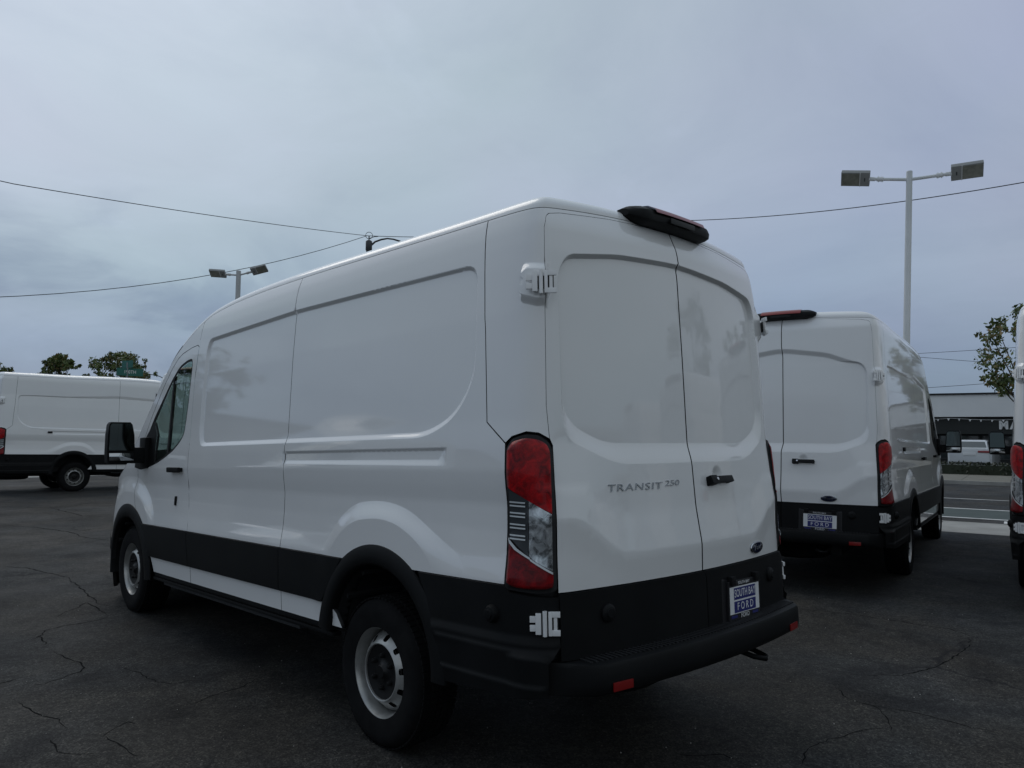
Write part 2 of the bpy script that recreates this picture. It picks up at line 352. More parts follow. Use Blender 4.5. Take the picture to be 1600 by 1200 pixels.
def _glass(name,tint,alpha):
    m=bpy.data.materials.new(name); m.use_nodes=True; t=m.node_tree; t.nodes.clear(); L=t.links.new
    tr=N_(t,'ShaderNodeBsdfTransparent'); tr.inputs[0].default_value=(*tint,1); gl=N_(t,'ShaderNodeBsdfGlossy'); gl.inputs['Roughness'].default_value=.01; gl.inputs[0].default_value=(.9,.95,.93,1)
    fr=N_(t,'ShaderNodeFresnel'); ge=N_(t,'ShaderNodeNewGeometry'); mr=N_(t,'ShaderNodeMapRange'); L(ge.outputs['Backfacing'],mr.inputs[0]); mr.inputs[3].default_value=1.52; mr.inputs[4].default_value=1/1.52; L(mr.outputs[0],fr.inputs[0]); mx=N_(t,'ShaderNodeMixShader'); L(fr.outputs[0],mx.inputs[0]); L(tr.outputs[0],mx.inputs[1]); L(gl.outputs[0],mx.inputs[2])
    o=N_(t,'ShaderNodeOutputMaterial'); L(mx.outputs[0],o.inputs[0]); return m
M_GL=_glass('tinted_glass',(.56,.65,.61),0)
M_MIR=mat('mirror_glass',(.5,.52,.53),.03,metal=1.)
M_MIRD=mat('mirror_glass_dark',(.085,.10,.10),.05,metal=1.)  # tint darkened to stand in for a dark reflection
M_PLW=mat('plate_white',(.74,.75,.76),.4); M_PLB=mat('plate_blue',(.025,.03,.16),.4); M_PLK=mat('plate_black',(.012,.012,.014),.45)
M_OVAL=mat('oval_blue',(.006,.011,.035),.2,coat=1.)

# ---------------------------------------------------------------- the van
def resamp(poly,st=.03):
    o=[]
    for i in range(len(poly)):
        a=np.array(poly[i],float);b=np.array(poly[(i+1)%len(poly)],float);n=max(1,int(math.ceil(np.linalg.norm(b-a)/st)))
        for k in range(n): o.append(a+(b-a)*k/n)
    return np.array(o)
def featpts(inner,outer,st=.022):
    I=resamp(inner,st);O=resamp(outer,st);If=resamp(inner,.004);Of=resamp(outer,.004)
    def near(A,Bf): return Bf[((A[:,None,:]-Bf[None])**2).sum(2).argmin(1)]
    NI=near(I,Of)-I;NO=near(O,If)-O; wi=np.linalg.norm(NI,axis=1)[:,None]+1e-9;wo=np.linalg.norm(NO,axis=1)[:,None]+1e-9
    wide=wo.max()>.03; out=[I-NI/wi*.006,I-NI/wi*.002,I+NI/wi*.002,O-NO/wo*.006,O-NO/wo*.002,O+NO/wo*.002]
    if wide: out+=[I+NI*.3,I+NI*.5,O+NO*.3]
    return np.vstack(out)
def arc(cx,cz,r,a0,a1,n=26): return [(cx+r*math.cos(math.radians(a0+(a1-a0)*i/n)),cz+r*math.sin(math.radians(a0+(a1-a0)*i/n))) for i in range(n+1)]
AR=(1.155,.44,.515); AF=(4.94,.42,.585)       # wheel arches: centre y, centre z, radius of the white panel's cut
def fitw(vs,w_):
    x=[p[0] for p in vs]; a,b=min(x),max(x); return [((p[0]-(a+b)/2)*w_/(b-a),p[1],p[2]) for p in vs]
def make_van(hr,ext,rake,label,group,badge=True,sliding=False):
    A1=1.21+ext; ca,sa=math.cos(rake),math.sin(rake)
    def XY(P):
        P=np.array(P,float).copy(); y0_=.447+.375*smooth01((P[:,2]-1.462)/.03); P[:,1]+=ext*np.clip((P[:,1]-y0_)/.026,0,1); return P
    def XR(P):
        dy=P[:,1]-A1;dz=P[:,2]-.35; return np.column_stack([P[:,0],A1+dy*ca+dz*sa,.35-dy*sa+dz*ca])
    def XF(P): return XR(XY(P))
    def RN(n): return np.column_stack([n[:,0],n[:,1]*ca+n[:,2]*sa,-n[:,1]*sa+n[:,2]*ca])
    Zs=lambda z:zst(z,hr)
    root=empty('cargo_van',label=label,cat='van',group=group)
    F_SIDE=[(np.column_stack([sy(p[:,0]),Zs(p[:,1])])) for p in (featpts(REC_I,REC_O),featpts(RAIL_I,RAIL_O),featpts(BUL_I,BUL_O,.03),featpts(FBL_I,FBL_O,.03))]
    F_SIDE=np.vstack(F_SIDE)
    F_REAR=featpts(RR_I,RR_O); F_REAR[:,1]=Zs(F_REAR[:,1])
    F_HB=featpts(HB_O,HB_I,.012); F_HB[:,1]=Zs(F_HB[:,1])
    F_DISH=np.array([(-.215+r*math.cos(t),1.287+r*math.sin(t)) for r in (.01,.02,.03,.04,.05,.055,.062) for t in np.linspace(0,6.28,22)[:-1]])
    _t=np.linspace(-.9,.9,70); F_LOW=np.array([(x,z+.16*smooth01((abs(x)-.5)/.32)) for x in _t for z in (.985,.99,.995,1.0,1.007,1.02)])
    def panel(name,poly,m,parent,disp=0.,feats=(),holes=(),g=(.045,.035),fl=.014,flm=None,sgn=1,bst=.03,dfun=None,flat=False):
        """one sheet of the body: polygon in (perimeter, height), displaced along the normal, returned edges"""
        B=resamp(poly,bst); H=[resamp(h,bst) for h in holes]
        lo,hi=B.min(0),B.max(0)
        xs=np.arange(lo[0]+g[0]*.5,hi[0],g[0]);zs=np.arange(lo[1]+g[1]*.5,hi[1],g[1])
        G=np.array([(x,z) for x in xs for z in zs]).reshape(-1,2)
        FP=[f*np.array([sgn,1]) if sgn<0 else f for f in feats]
        if FP:
            FP=np.vstack(FP); _,ix=np.unique(np.round(FP/.0012).astype(int),axis=0,return_index=True); FP=FP[np.sort(ix)]
            hs=set(map(tuple,np.floor(FP/.012).astype(int)))
            G=np.array([p for p in G if not any((int(math.floor(p[0]/.012))+i,int(math.floor(p[1]/.012))+j) in hs for i in (-1,0,1) for j in (-1,0,1))]).reshape(-1,2)
            G=np.vstack([G,FP])
        G=G[(G[:,0]>lo[0])&(G[:,0]<hi[0])&(G[:,1]>lo[1])&(G[:,1]<hi[1])]
        ok=sdf(G,B)>.006
        for h in H: ok&=sdf(G,h)<-.006
        G=G[ok]; 
        V=np.vstack([B]+H+[G]); E=[];k=0
        for L_ in [B]+H:
            n=len(L_); E+=[(k+i,k+(i+1)%n) for i in range(n)]; k+=n
        vo,_,fo,orig,_,_=delaunay_2d_cdt([Vector(p) for p in V],E,[],0,1e-5)
        V2=np.array([p[:] for p in vo]); T=np.array([f for f in fo if len(f)==3])
        c=V2[T].mean(1); keep=sdf(c,B)>0
        for h in H: keep&=sdf(c,h)<0
        T=T[keep]
        dd=disp if dfun is None else dfun(V2)
        P=PS(V2[:,0],V2[:,1],dd,hr); 
        if dfun is None: Nn=NS(V2[:,0],V2[:,1],disp,hr)
        else:
            e=.002;q=lambda a,b:PS(V2[:,0]+a,V2[:,1]+b,dfun(V2+np.array([a,b])),hr)
            Nn=np.cross(q(0,e)-q(0,-e),q(e,0)-q(-e,0));Nn/=np.linalg.norm(Nn,axis=1)[:,None]+1e-12
            o=N2(V2[:,0]);Nn*=np.sign(Nn[:,0]*o[:,0]+Nn[:,1]*o[:,1]+1e-9)[:,None]
        # boundary loops found from the triangles
        ec={}
        for t in T:
            for i in range(3):
                a,b=int(t[i]),int(t[(i+1)%3]); ec[(min(a,b),max(a,b))]=ec.get((min(a,b),max(a,b)),0)+1
        be=[e for e,n in ec.items() if n==1]
        Vs=[P];Ns=[Nn];F=[tuple(t) for t in T];MI=[0]*len(F);n0=len(P)
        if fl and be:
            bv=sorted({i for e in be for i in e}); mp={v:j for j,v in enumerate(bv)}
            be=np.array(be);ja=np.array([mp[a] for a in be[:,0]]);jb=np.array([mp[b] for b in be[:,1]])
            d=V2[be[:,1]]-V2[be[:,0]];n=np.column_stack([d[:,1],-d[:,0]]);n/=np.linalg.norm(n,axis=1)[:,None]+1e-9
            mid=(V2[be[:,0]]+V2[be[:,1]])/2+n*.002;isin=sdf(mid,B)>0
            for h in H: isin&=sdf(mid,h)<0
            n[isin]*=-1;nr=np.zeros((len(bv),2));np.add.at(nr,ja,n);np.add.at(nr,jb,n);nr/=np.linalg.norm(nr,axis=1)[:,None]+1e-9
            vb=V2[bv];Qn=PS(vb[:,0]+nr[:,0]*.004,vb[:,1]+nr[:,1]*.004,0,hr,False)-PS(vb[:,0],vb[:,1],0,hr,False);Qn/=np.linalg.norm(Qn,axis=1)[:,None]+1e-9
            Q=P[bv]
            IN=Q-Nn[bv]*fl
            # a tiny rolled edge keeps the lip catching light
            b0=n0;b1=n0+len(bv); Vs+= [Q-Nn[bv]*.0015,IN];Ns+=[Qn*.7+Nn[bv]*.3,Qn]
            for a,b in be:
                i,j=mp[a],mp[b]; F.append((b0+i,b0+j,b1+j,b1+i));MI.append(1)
        P=np.vstack(Vs);Nn=np.vstack(Ns);Nn/=np.linalg.norm(Nn,axis=1)[:,None]+1e-12
        P=XF(P);Nn=RN(Nn)
        # orient faces with their normals
        F2=[]
        for f in F:
            a,b,c_=P[f[0]],P[f[1]],P[f[2]]
            if np.dot(np.cross(b-a,c_-a),Nn[f[0]])<0: f=tuple(reversed(f))
            F2.append(tuple(int(i) for i in f))
        me=bpy.data.meshes.new(name); me.from_pydata([tuple(v) for v in P],[],F2); me.materials.append(m); me.materials.append(flm or M_RUB_GAP)  # flange faces coloured dark to stand for shade inside the gaps
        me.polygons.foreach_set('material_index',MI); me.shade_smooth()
        me.normals_split_custom_set_from_vertices([tuple(n) for n in Nn])
        return link(name,me,parent)
    def fr(s,z,disp=0.):      # local frame on the skin: X along the skin to the viewer's right, Y up, Z out
        zz=float(Zs(z)); p=PS(s,zz,disp,hr)[0]; n=NS(s,zz,0,hr,.02)[0]; X=np.cross((0,0,1),n); X/=np.linalg.norm(X); Y=np.cross(n,X)
        return frame(p,X,Y,n)
    # ---- side sheets
    G=.0032
    _zg=np.linspace(0,SMAX,900);_zv=ztop(_zg,hr)-.003
    def zt(s): return float(np.interp(abs(s),_zg,_zv))
    def toprow(s0,s1,n=30): return [(s0+(s1-s0)*i/n,zt(s0+(s1-s0)*i/n)) for i in range(n+1)]
    S_=lambda y:float(sy(y))
    SR=[(1.122,1.452),(1.236,1.541),(1.262,1.95),(1.267,1.99),(1.296,2.40)]
    def arc_s(A,z_,side,r=None):   # y at which the arch circle crosses height z_
        r=r or A[2]; return A[0]+side*math.sqrt(max(r*r-(z_-A[1])**2,0))
    def arcpts(A,z_,r=None,n=24):
        r=r or A[2]; a=math.degrees(math.asin(min(1,max(-1,(z_-A[1])/r)))); return [(S_(p[0]),p[1]) for p in arc(A[0],A[1],r,180-a,a,n)]  # from rear (small y) ... to front
    CT=.886
    door_top=[(4.512,2.0),(4.503,2.15),(4.492,2.225),(4.52,2.243),(4.634,2.236),(4.809,2.208),(4.90,2.175),(5.002,2.112),(5.18,1.955),(5.407,1.724),(5.56,1.53),(5.63,1.40),(5.633,1.305),(5.651,1.156),(5.617,1.031)]
    win=rnd([(4.578,2.06),(4.590,2.155),(4.70,2.150),(4.837,2.120),(4.976,2.028),(5.317,1.741),(5.50,1.55),(5.60,1.36),(5.57,1.315),(5.40,1.330),(5.156,1.372),(4.990,1.415),(4.836,1.462),(4.70,1.53),(4.631,1.590),(4.597,1.80)],[.03,.05,.02,.05,.05,.05,.05,.04,.02,.03,.05,.05,.05,.04,.05,.05])
    gl_main=[p for p in win if p[0]<4.957]; 
    for sg in (1,-1):
        fl_=lambda P:[(p[0]*sg,p[1]) for p in P]
        st=F_SIDE
        # quarter panel
        top=toprow(S_(2.152),1.301)
        q=[(S_(2.152),CT)]+[(S_(2.152),z) for z in (1.2,1.5,2.0,2.2)]+top+[(1.299,float(Zs(2.40))),(1.2695,1.99),(1.2645,1.95),(1.2385,1.541),(1.1255,1.45),(1.122,CT)]
        a=arcpts(AR,CT); q+= a   # from rear to front around the arch
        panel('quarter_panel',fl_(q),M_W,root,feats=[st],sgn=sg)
        # middle panel / sliding door
        q=[(S_(2.157),CT)]+[(S_(2.157),z) for z in (1.2,1.5,2.0,2.2)]+toprow(S_(2.157),S_(3.60),24)+[(4.482,float(2.30)),(4.487,2.225),(4.507,1.97),(4.508,1.5),(4.510,1.37),(4.503,1.146),(4.450,CT)]
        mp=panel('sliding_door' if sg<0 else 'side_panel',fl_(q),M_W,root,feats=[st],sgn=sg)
        # door
        q=[(4.4535,CT),(4.507,1.146),(4.514,1.37),(4.512,1.5)]+door_top+[(S_(4.74),.955)]
        af=[(S_(p[0]),p[1]) for p in arc(AF[0],AF[1],AF[2],math.degrees(math.pi-math.acos((AF[0]-4.70)/AF[2])),180-math.degrees(math.asin((CT-AF[1])/AF[2])),10)]
        q=q[:-1]+af
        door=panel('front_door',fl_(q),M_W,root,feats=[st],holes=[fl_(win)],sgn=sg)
        # dark frame round the glass, glass, divider
        wi=np.array(win);c=wi.mean(0)
        ring_out=[tuple(p) for p in wi]; 
        def inset(P,d):
            P=np.array(P);o=[]
            for i in range(len(P)):
                t=P[(i+1)%len(P)]-P[i-1];n=np.array([t[1],-t[0]]);n/=np.linalg.norm(n)+1e-9
                q_=P[i]+n*d
                if sdf(q_[None],P)[0]<0: q_=P[i]-n*d
                o.append(tuple(q_))
            return o
        ri=inset(resamp(ring_out,.03),.020)
        panel('window_seal',fl_(inset(resamp(ring_out,.03),-.001)),M_RUB_GAP,door,disp=-.004,holes=[fl_(ri)],g=(9,9),fl=0)
        g1=[(p[0],p[1]) for p in ri if p[0]<4.955]; g2=[(p[0],p[1]) for p in ri if p[0]>4.985]
        panel('window_glass',fl_(g1),M_GL,door,disp=-.010,g=(.15,.15),fl=0)
        panel('quarter_glass',fl_(g2),M_GL,door,disp=-.010,g=(.15,.15),fl=0)
        panel('window_divider',fl_([(4.952,2.05),(4.975,2.035),(4.99,1.41),(4.962,1.42)]),M_RUB_GAP,door,disp=-.006,g=(9,9),fl=.02)
        panel('mirror_mount',fl_([(5.24,1.36),(5.22,1.60),(5.31,1.70),(5.45,1.61),(5.60,1.50),(5.70,1.43),(5.715,1.335),(5.57,1.318),(5.40,1.335)]),M_B,door,disp=.002,g=(.1,.1),fl=.02)
        # body above the door
        q=[(4.4855,2.30)]+toprow(S_(3.605),S_(4.95),26)+[(5.64,1.42),(5.56,1.537)]+[(5.41,1.73),(5.183,1.961),(5.005,2.118),(4.902,2.181),(4.81,2.214),(4.634,2.242),(4.52,2.249),(4.4875,2.232)]
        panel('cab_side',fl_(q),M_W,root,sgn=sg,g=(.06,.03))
        # fender, front corner
        q=[(5.6385,1.40),(5.6385,1.305),(5.6565,1.156),(5.6225,1.031)]+[(S_(p[0]),p[1]) for p in arc(AF[0],AF[1],AF[2]+.0,math.degrees(math.pi-math.acos((AF[0]-4.706)/AF[2])),28,16)]+[(S_(5.60),.72),(S_(5.72),.80),(S_(5.78),.95),(S_(5.80),1.02)]+toprow(S_(5.74),S_(5.03),14)
        panel('front_fender',fl_(q),M_W,root,feats=[st],sgn=sg,g=(.05,.04))
        # black moulding along the flank, in its sections
        ST=.642
        wf=lambda s0,s1,s0b,s1b:[(s0,CT-G),(s1,CT-G),(s1b,ST),(s0b,ST)]
        sm=lambda n_,poly:panel(n_,fl_(poly),M_B,root,disp=.012,g=(.2,.06),fl=.02,sgn=sg,flm=M_B)
        ya=arcpts(AR,CT,.54)[-1][0]
        sm('flank_moulding',[(ya,CT-G),(S_(2.150),CT-G),(S_(2.148),ST),(S_(AR[0]+.50),ST)])
        sm('flank_moulding',[(S_(2.157),CT-G),(4.451,CT-G),(4.400,ST),(S_(2.155),ST)])
        sm('flank_moulding',[(4.457,CT-G),(S_(4.58),CT-G),(S_(4.40),ST),(4.406,ST)])
        # white sill strip below it
        sw=lambda a_,b_,c_,d_:panel('sill_strip',fl_([(a_,ST-.002),(b_,ST-.002),(c_,.528),(d_,.528)]),M_W,root,disp=-.004,g=(.2,.06),fl=.02,sgn=sg)
        sw(S_(AR[0]+.42),S_(2.148),S_(2.146),S_(AR[0]+.33)); sw(S_(2.153),4.398,4.388,S_(2.151)); sw(4.404,S_(4.37),S_(4.30),4.394)
        mb=MB(); x=-.985*sg
        def ybox(mb,x0,x1,y0,y1,z0_,z1): mb.box(x0,x1,y0,y1,z0_,z1,bev=.008)
        ybox(mb,min(x,x+.05*sg),max(x,x+.05*sg),1.60,4.30,.495,.527); ybox(mb,min(x-.004*sg,x+.05*sg),max(x-.004*sg,x+.05*sg),1.58,4.32,.468,.490)
        mb.build('sill_trim',M_B,root,30,XF)
        mb=MB(); ybox(mb,min(-.93*sg,-.80*sg),max(-.93*sg,-.80*sg),2.05,4.25,.425,.452); mb.build('side_step',M_LIN,root,30,XF)
        # wheel arch flares
        for A,r0,r1,a0,a1,tag_ in ((AR,.440,.538,8,182,'rear'),(AF,.50,.612,-2,176,'front')):
            n=48;prof=[(1.,.002),(.97,.012),(.8,.019),(.45,.022),(.12,.021),(.0,.012),(-.05,-.02),(-.07,-.10)]
            vs=[]
            for i in range(n+1):
                th=math.radians(a0+(a1-a0)*i/n)
                for k_,d_ in prof:
                    rr=r0+(r1-r0)*k_; y=A[0]+rr*math.cos(th); z=A[1]+rr*math.sin(th)
                    vs.append((S_(max(y,.36))*sg,max(z,.2),d_))
            vs=np.array(vs);P=PS(vs[:,0],vs[:,1],0,0)
            base=C2(vs[:,0]); nn=N2(vs[:,0]); P[:,:2]=base+nn*vs[:,2:3]; fs=[]
            k=len(prof)
            for i in range(n):
                for j in range(k-1): fs.append((i*k+j,i*k+j+1,(i+1)*k+j+1,(i+1)*k+j))
            mb=MB();mb.add(P,fs);mb.build('arch_flare',M_B,root,50,XF)
            # liner tunnel
            mb=MB();vs=[];n=30
            for i in range(n+1):
                th=math.radians(12+164*i/n)
                for xx in (-.975,-.60): vs.append((xx*sg,A[0]+(r0-.006)*math.cos(th),A[1]+(r0-.006)*math.sin(th)))
            mb.add(vs,[(2*i,2*i+1,2*i+3,2*i+2) for i in range(n)])
            pts=[(-.60*sg,A[0]+r0*math.cos(math.radians(t)),A[1]+r0*math.sin(math.radians(t))) for t in range(12,177,11)]; mb.ngon(pts)
            for t in (35,62,90,118,145): # moulded ribs of the liner
                th=math.radians(t);c_,s_=math.cos(th),math.sin(th)
                mb.box(min(-.95*sg,-.62*sg),max(-.95*sg,-.62*sg),-.012,.012,-.02,.0,M=Matrix.Translation((0,A[0]+(r0-.006)*c_,A[1]+(r0-.006)*s_))@Matrix.Rotation(th-math.pi/2,4,'X'))
            mb.build('wheel_housing',M_HOU,root,40,XF)
        # rear lower corner of the bumper
        def dfb(V): 
            z=V[:,1]; return .012+.012*smooth01((.70-z)/.04)+.020*smooth01((.64-z)/.02)*smooth01((1.12-np.abs(V[:,0]))/.10)+.004*np.exp(-((z-.637)/.006)**2)+.004*np.exp(-((z-.508)/.006)**2)
        q=[(.886,.845),(.955,.848),(1.09,.858),(1.125,CT-G),(S_(.80),CT-G),(S_(.735),.78),(S_(.672),.60),(S_(.655),.44),(1.10,.455),(.93,.474),(.93,.60),(.886,.66)]
        panel('bumper_corner',fl_(q),M_B,root,g=(.05,.016),fl=.03,sgn=sg,dfun=dfb,flm=M_B)
        mb=MB(); 
        for (s,z,r) in ((1.178,.765,.036),): mb.lathe([(0,.030),(r*.5,.029),(r*.55,.024),(r*.8,.022),(r,.008),(r*1.05,-.01)],20,fr(s*sg,z,.012))
        mb.build('parking_sensor',M_B,root,40,XF)
        # tail light
        TL=[(1.116,.868),(1.117,1.430),(1.085,1.470),(1.017,1.486),(.955,1.480),(.905,1.452),(.887,1.42),(.890,.868),(.955,.860)]
        def dome(h0,h1):
            def f(V):
                a_=np.abs(V[:,0]); d=sdf(np.column_stack([a_,V[:,1]]),TL); return h0+(h1-h0)*smooth01(d/.03)
            return f
        tl=panel('tail_light',fl_(rnd(TL,.02)),M_RUB_GAP,root,g=(.03,.04),fl=.03,dfun=dome(.002,.018),bst=.02)
        le=lambda n_,P,m_,h=.026:panel(n_,fl_(P),m_,tl,g=(.02,.03),fl=.008,flm=M_RUB_GAP,dfun=dome(.003,h),bst=.02)
        top=rnd([(1.100,1.276),(1.100,1.425),(1.076,1.456),(1.015,1.470),(.958,1.464),(.918,1.444),(.905,1.41),(.905,1.170)],[0,.02,.02,.02,.02,.02,.02,0])
        le('red_lens',top,M_RED)
        le('red_lens',rnd([(1.100,.905),(1.100,1.062),(.906,.940),(.906,.885),(.96,.878),(1.06,.882)],[0,0,0,.02,.02,.02]),M_RED2)
        le('reversing_lens',[(1.088,1.264),(1.0,1.224),(1.0,1.004),(1.085,1.070)],M_CLD,.0245)
        le('reflector_lens',[(.997,1.221),(.907,1.168),(.907,.948),(.997,1.000)],M_CLR,.0245)
        for i,z in enumerate((1.218,1.204,1.176,1.162,1.131,1.117,1.088,1.074)): le('reflector_bar',[(1.084,z),(1.010,z-.003),(1.010,z-.009),(1.084,z-.006)],M_BAR,.031)
        le('reflector_bar',[(1.096,1.075),(1.05,1.035),(.99,1.000),(.99,.992),(1.06,1.028),(1.098,1.062)],M_BAR,.031)
        le('reflector_bar',[(.99,.997),(.908,.945),(.908,.936),(.99,.989)],M_BAR,.031)
        # front door handle, lock cover
        mb=MB(); M=fr(S_(3.86)*sg,1.322,.0); mb.box(-.118,.118,-.019,.019,.016,.040,M,bev=.008); mb.box(-.11,-.07,-.014,.014,-.002,.018,M); mb.box(.07,.11,-.014,.014,-.002,.018,M)
        mb.build('door_handle',M_B,door,40,XF)
        if sg>0:
            mb=MB(); M=fr(4.748,1.090,.0); mb.box(-.013,.013,-.034,.034,-.002,.012,M,bev=.006); mb.build('plug_cover',M_B,door,40,XF)
        if sg<0:
            mb=MB(); M=fr(-S_(.60),1.405,.0); mb.box(-.04,.06,-.022,.022,-.004,.02,M,bev=.006); mb.build('rail_end_cap',M_B,root,40,XF)
            vs=PS(-np.array([S_(y) for y in np.linspace(.66,2.15,20)]),1.412,-.008,hr); mb=MB(); mb.tube(vs,.006,6); mb.build('door_rail',M_RUB_GAP,root,40,XF)
            mb=MB(); M=fr(-S_(2.33),1.30,.0); mb.box(-.118,.118,-.019,.019,.016,.040,M,bev=.008); mb.box(-.11,.11,-.010,.010,-.002,.018,M); mb.build('door_handle',M_B,mp,40,XF)
        # mirror
        mx,my=-1.190*sg,4.52
        def msec(z):  # half-extents at height: outer edge, inner edge
            return z
        mb=MB(); lo_=[]; 
        prof=[(1.372,-.085,.088),(1.382,-.098,.100),(1.45,-.104,.102),(1.60,-.102,.094),(1.68,-.094,.078),(1.70,-.080,.062)]
        vs=[];k=0
        for z,a_,b_ in prof:
            for (px,py) in ((a_,.0),(a_-.004,.06),(a_+.03,.15),(b_-.03,.15),(b_,.06),(b_,.0)): vs.append((mx+px*sg,my+py,z))
        n=len(prof);fs=[]
        for i in range(n-1):
            for j in range(6): fs.append((i*6+j,i*6+(j+1)%6,(i+1)*6+(j+1)%6,(i+1)*6+j))
        fs+= [tuple(range(6)),tuple((n-1)*6+j for j in range(6))]
        mb.add(vs,fs); mb.box(min(-1.02*sg,-.97*sg),max(-1.02*sg,-.97*sg),my-.02,my+.12,1.33,1.58,bev=.015); mb.box(min(mx+.08*sg,-.95*sg),max(mx+.08*sg,-.95*sg),my+.0,my+.09,1.37,1.50,bev=.02)
        mir=mb.build('wing_mirror',M_B,root,35,XF)
        mb=MB(); P=[(-.092,1.475),(.090,1.475),(.078,1.668),(.060,1.688),(-.075,1.688),(-.088,1.668)]
        mb.prism([(mx+x*sg,z) for x,z in P],0,.006,M=Matrix(((1,0,0,0),(0,0,1,my-.006),(0,1,0,0),(0,0,0,1)))); mb.build('mirror_glass',M_MIRD,mir,30,XF)
        mb=MB(); P=[(-.158,1.455),(.135,1.455),(.128,1.405),(.10,1.393),(-.135,1.393),(-.15,1.41)]
        vs=[];fs=[]
        for i in range(9):
            x=-.090+.180*i/8
            for j in range(5):
                z=1.395+.058*j/4; vs.append((mx+x*sg,my-.004-.02*(1-(x/.095)**2)-.006*(1-((z-1.424)/.03)**2),z))
        for i in range(8):
            for j in range(4): fs.append((i*5+j,i*5+j+1,(i+1)*5+j+1,(i+1)*5+j))
        mb.add(vs,fs); mb.build('blind_spot_mirror',M_MIR,mir,60,XF)
        # hinges
        def hinge(s,z,nm='hinge',w_=.082,h_=.052):
            mb=MB(); M=fr(s*sg,z,.012); g=-sg  # g: direction of the door side in local X
            def b(x0,x1,y0,y1,z0_,z1): mb.box(min(x0*g*-1,x1*g*-1),max(x0*g*-1,x1*g*-1),y0,y1,z0_*.65,z1*.65,M,bev=.002)
            b(.020,w_,-h_,-h_+.022,0,.018); b(.020,w_,h_-.022,h_,0,.018); b(.020,.034,-h_,h_,0,.022); b(.040,.054,-h_*.6,h_*.6,.0,.012)
            b(-.030,-.008,-h_+.006,h_-.006,.004,.028); b(-w_*.8,-.03,h_*.1,h_*.62,.0,.020); b(-w_*.8,-.03,-h_*.62,-h_*.1,.0,.020)
            mb.lathe([(.0,-h_-.002),(.009,-h_-.002),(.009,h_+.002),(0,h_+.002)],12,M@Matrix.Translation((.006*g*-1,0,.010))@Matrix.Rotation(-math.pi/2,4,'X'))
            h=mb.build(nm,M_W,root,40,XF)
            mb=MB(); mb.box(-.030,.058,-h_*.55,h_*.55,-.004,.002,M) ; mb.build('hinge_slot',M_RUB_GAP,h,None,XF)
        hinge(.940,2.106,w_=.070,h_=.048); hinge(.945,.750,w_=.066,h_=.046)
    # ---- rear frame: corner pillars and the header over the doors
    RDT=[(.900,1.46),(.914,1.6),(.908,2.0),(.901,2.25),(.893,2.355),(.868,2.400),(.822,2.424),(.76,2.436),(.46,2.462),(.2,2.472),(0,2.475)]
    inner=[(s+.003,float(Zs(z))+.002) for s,z in RDT]; inner_r=[(-s,z) for s,z in reversed(inner[:-1])]
    outer=[(1.1225,1.455)]+[(1.2335,1.5435),(1.2595,1.95),(1.2645,1.99),(1.2935,float(Zs(2.40))),(1.296,zt(1.296))]
    top=toprow(1.29,-1.29,90)
    poly=[(.903,1.468),(.957,1.492),(1.017,1.498),(1.090,1.480)]+outer+top+[(-a,b) for a,b in reversed(outer)]+[(-1.090,1.480),(-1.017,1.498),(-.957,1.492),(-.903,1.468)]+[(-s,z) for s,z in inner[1:]]+[(s,z) for s,z in reversed(inner[1:-1])]
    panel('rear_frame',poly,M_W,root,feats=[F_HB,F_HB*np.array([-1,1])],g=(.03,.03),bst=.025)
    # ---- rear doors
    div=[(0.,2.475),(-.002,2.319),(-.010,2.28),(-.012,1.855),(-.014,1.445),(.002,1.363),(.001,.979),(-.004,.860)]
    dz=[(s,float(Zs(z))) for s,z in div]
    lft=[(s,float(Zs(z))) for s,z in RDT]; lft[0]=(.900,1.468)
    TLe=[(.8835,.862),(.8835,1.44)]
    for sg in (1,-1):
        edge=[(p[0]*sg,p[1]) for p in TLe+lft[:-1]]; dv=[(s+.0045*sg,z) for s,z in dz]
        poly=edge+dv
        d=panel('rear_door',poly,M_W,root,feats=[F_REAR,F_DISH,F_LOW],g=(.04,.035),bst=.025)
        # black lower part of the door
        poly=[(.884*sg,.857),(-.004+G*sg,.855),(-.004+G*sg,.585),(.884*sg,.605)]
        panel('door_cladding',poly,M_B,d,g=(.06,.05),fl=.02,flm=M_B,dfun=lambda V:.010+.010*smooth01((.845-V[:,1])/.012))
        mb=MB(); mb.lathe([(0,.026),(.018,.026),(.02,.021),(.027,.02),(.036,.012),(.038,-.01)],20,fr(.655*sg,.762,.018)); mb.build('parking_sensor',M_B,d,40,XF)
        if sg>0:
            if badge:
                mb=MB(); M=fr(.420,1.2565,.0015); vs,fs=text_mesh('TRANSIT',.043,.002,1.,.12,space=1.15); vs=fitw(vs,.345); mb.add(vs,fs,M); mb.build('lettering',M_BADGE,d,None,XF); mb=MB()
                M=fr(.173,1.265,.0015); vs,fs=text_mesh('250',.036,.002,1.,.12,space=1.0); vs=fitw(vs,.105); mb.add(vs,fs,M); mb.build('lettering',M_BADGE,d,None,XF)
        else:
            mb=MB(); M=fr(-.215,1.258,.0); mb.box(-.105,.105,-.017,.017,.018,.040,M,bev=.008); mb.box(-.105,-.045,-.022,.022,.0,.042,M,bev=.008); mb.box(.08,.105,-.014,.014,.0,.02,M)
            h=mb.build('door_handle',M_B,d,40,XF)
            mb=MB(); mb.lathe([(0,.047),(.008,.046),(.009,.040)],14,M@Matrix.Translation((-.055,.0,0))); mb.build('key_lock',M_CHR,d,40,XF)
            sx0=-.548 if badge else -.45
            mb=MB(); M=fr(sx0,.912,.002); mb.lathe([(0,.006),(1,.006),(1.12,.005),(1.16,0)],32,M@Matrix.Diagonal((.066,.027,1,1))); mb.build('oval_badge',M_CHR,d,40,XF)
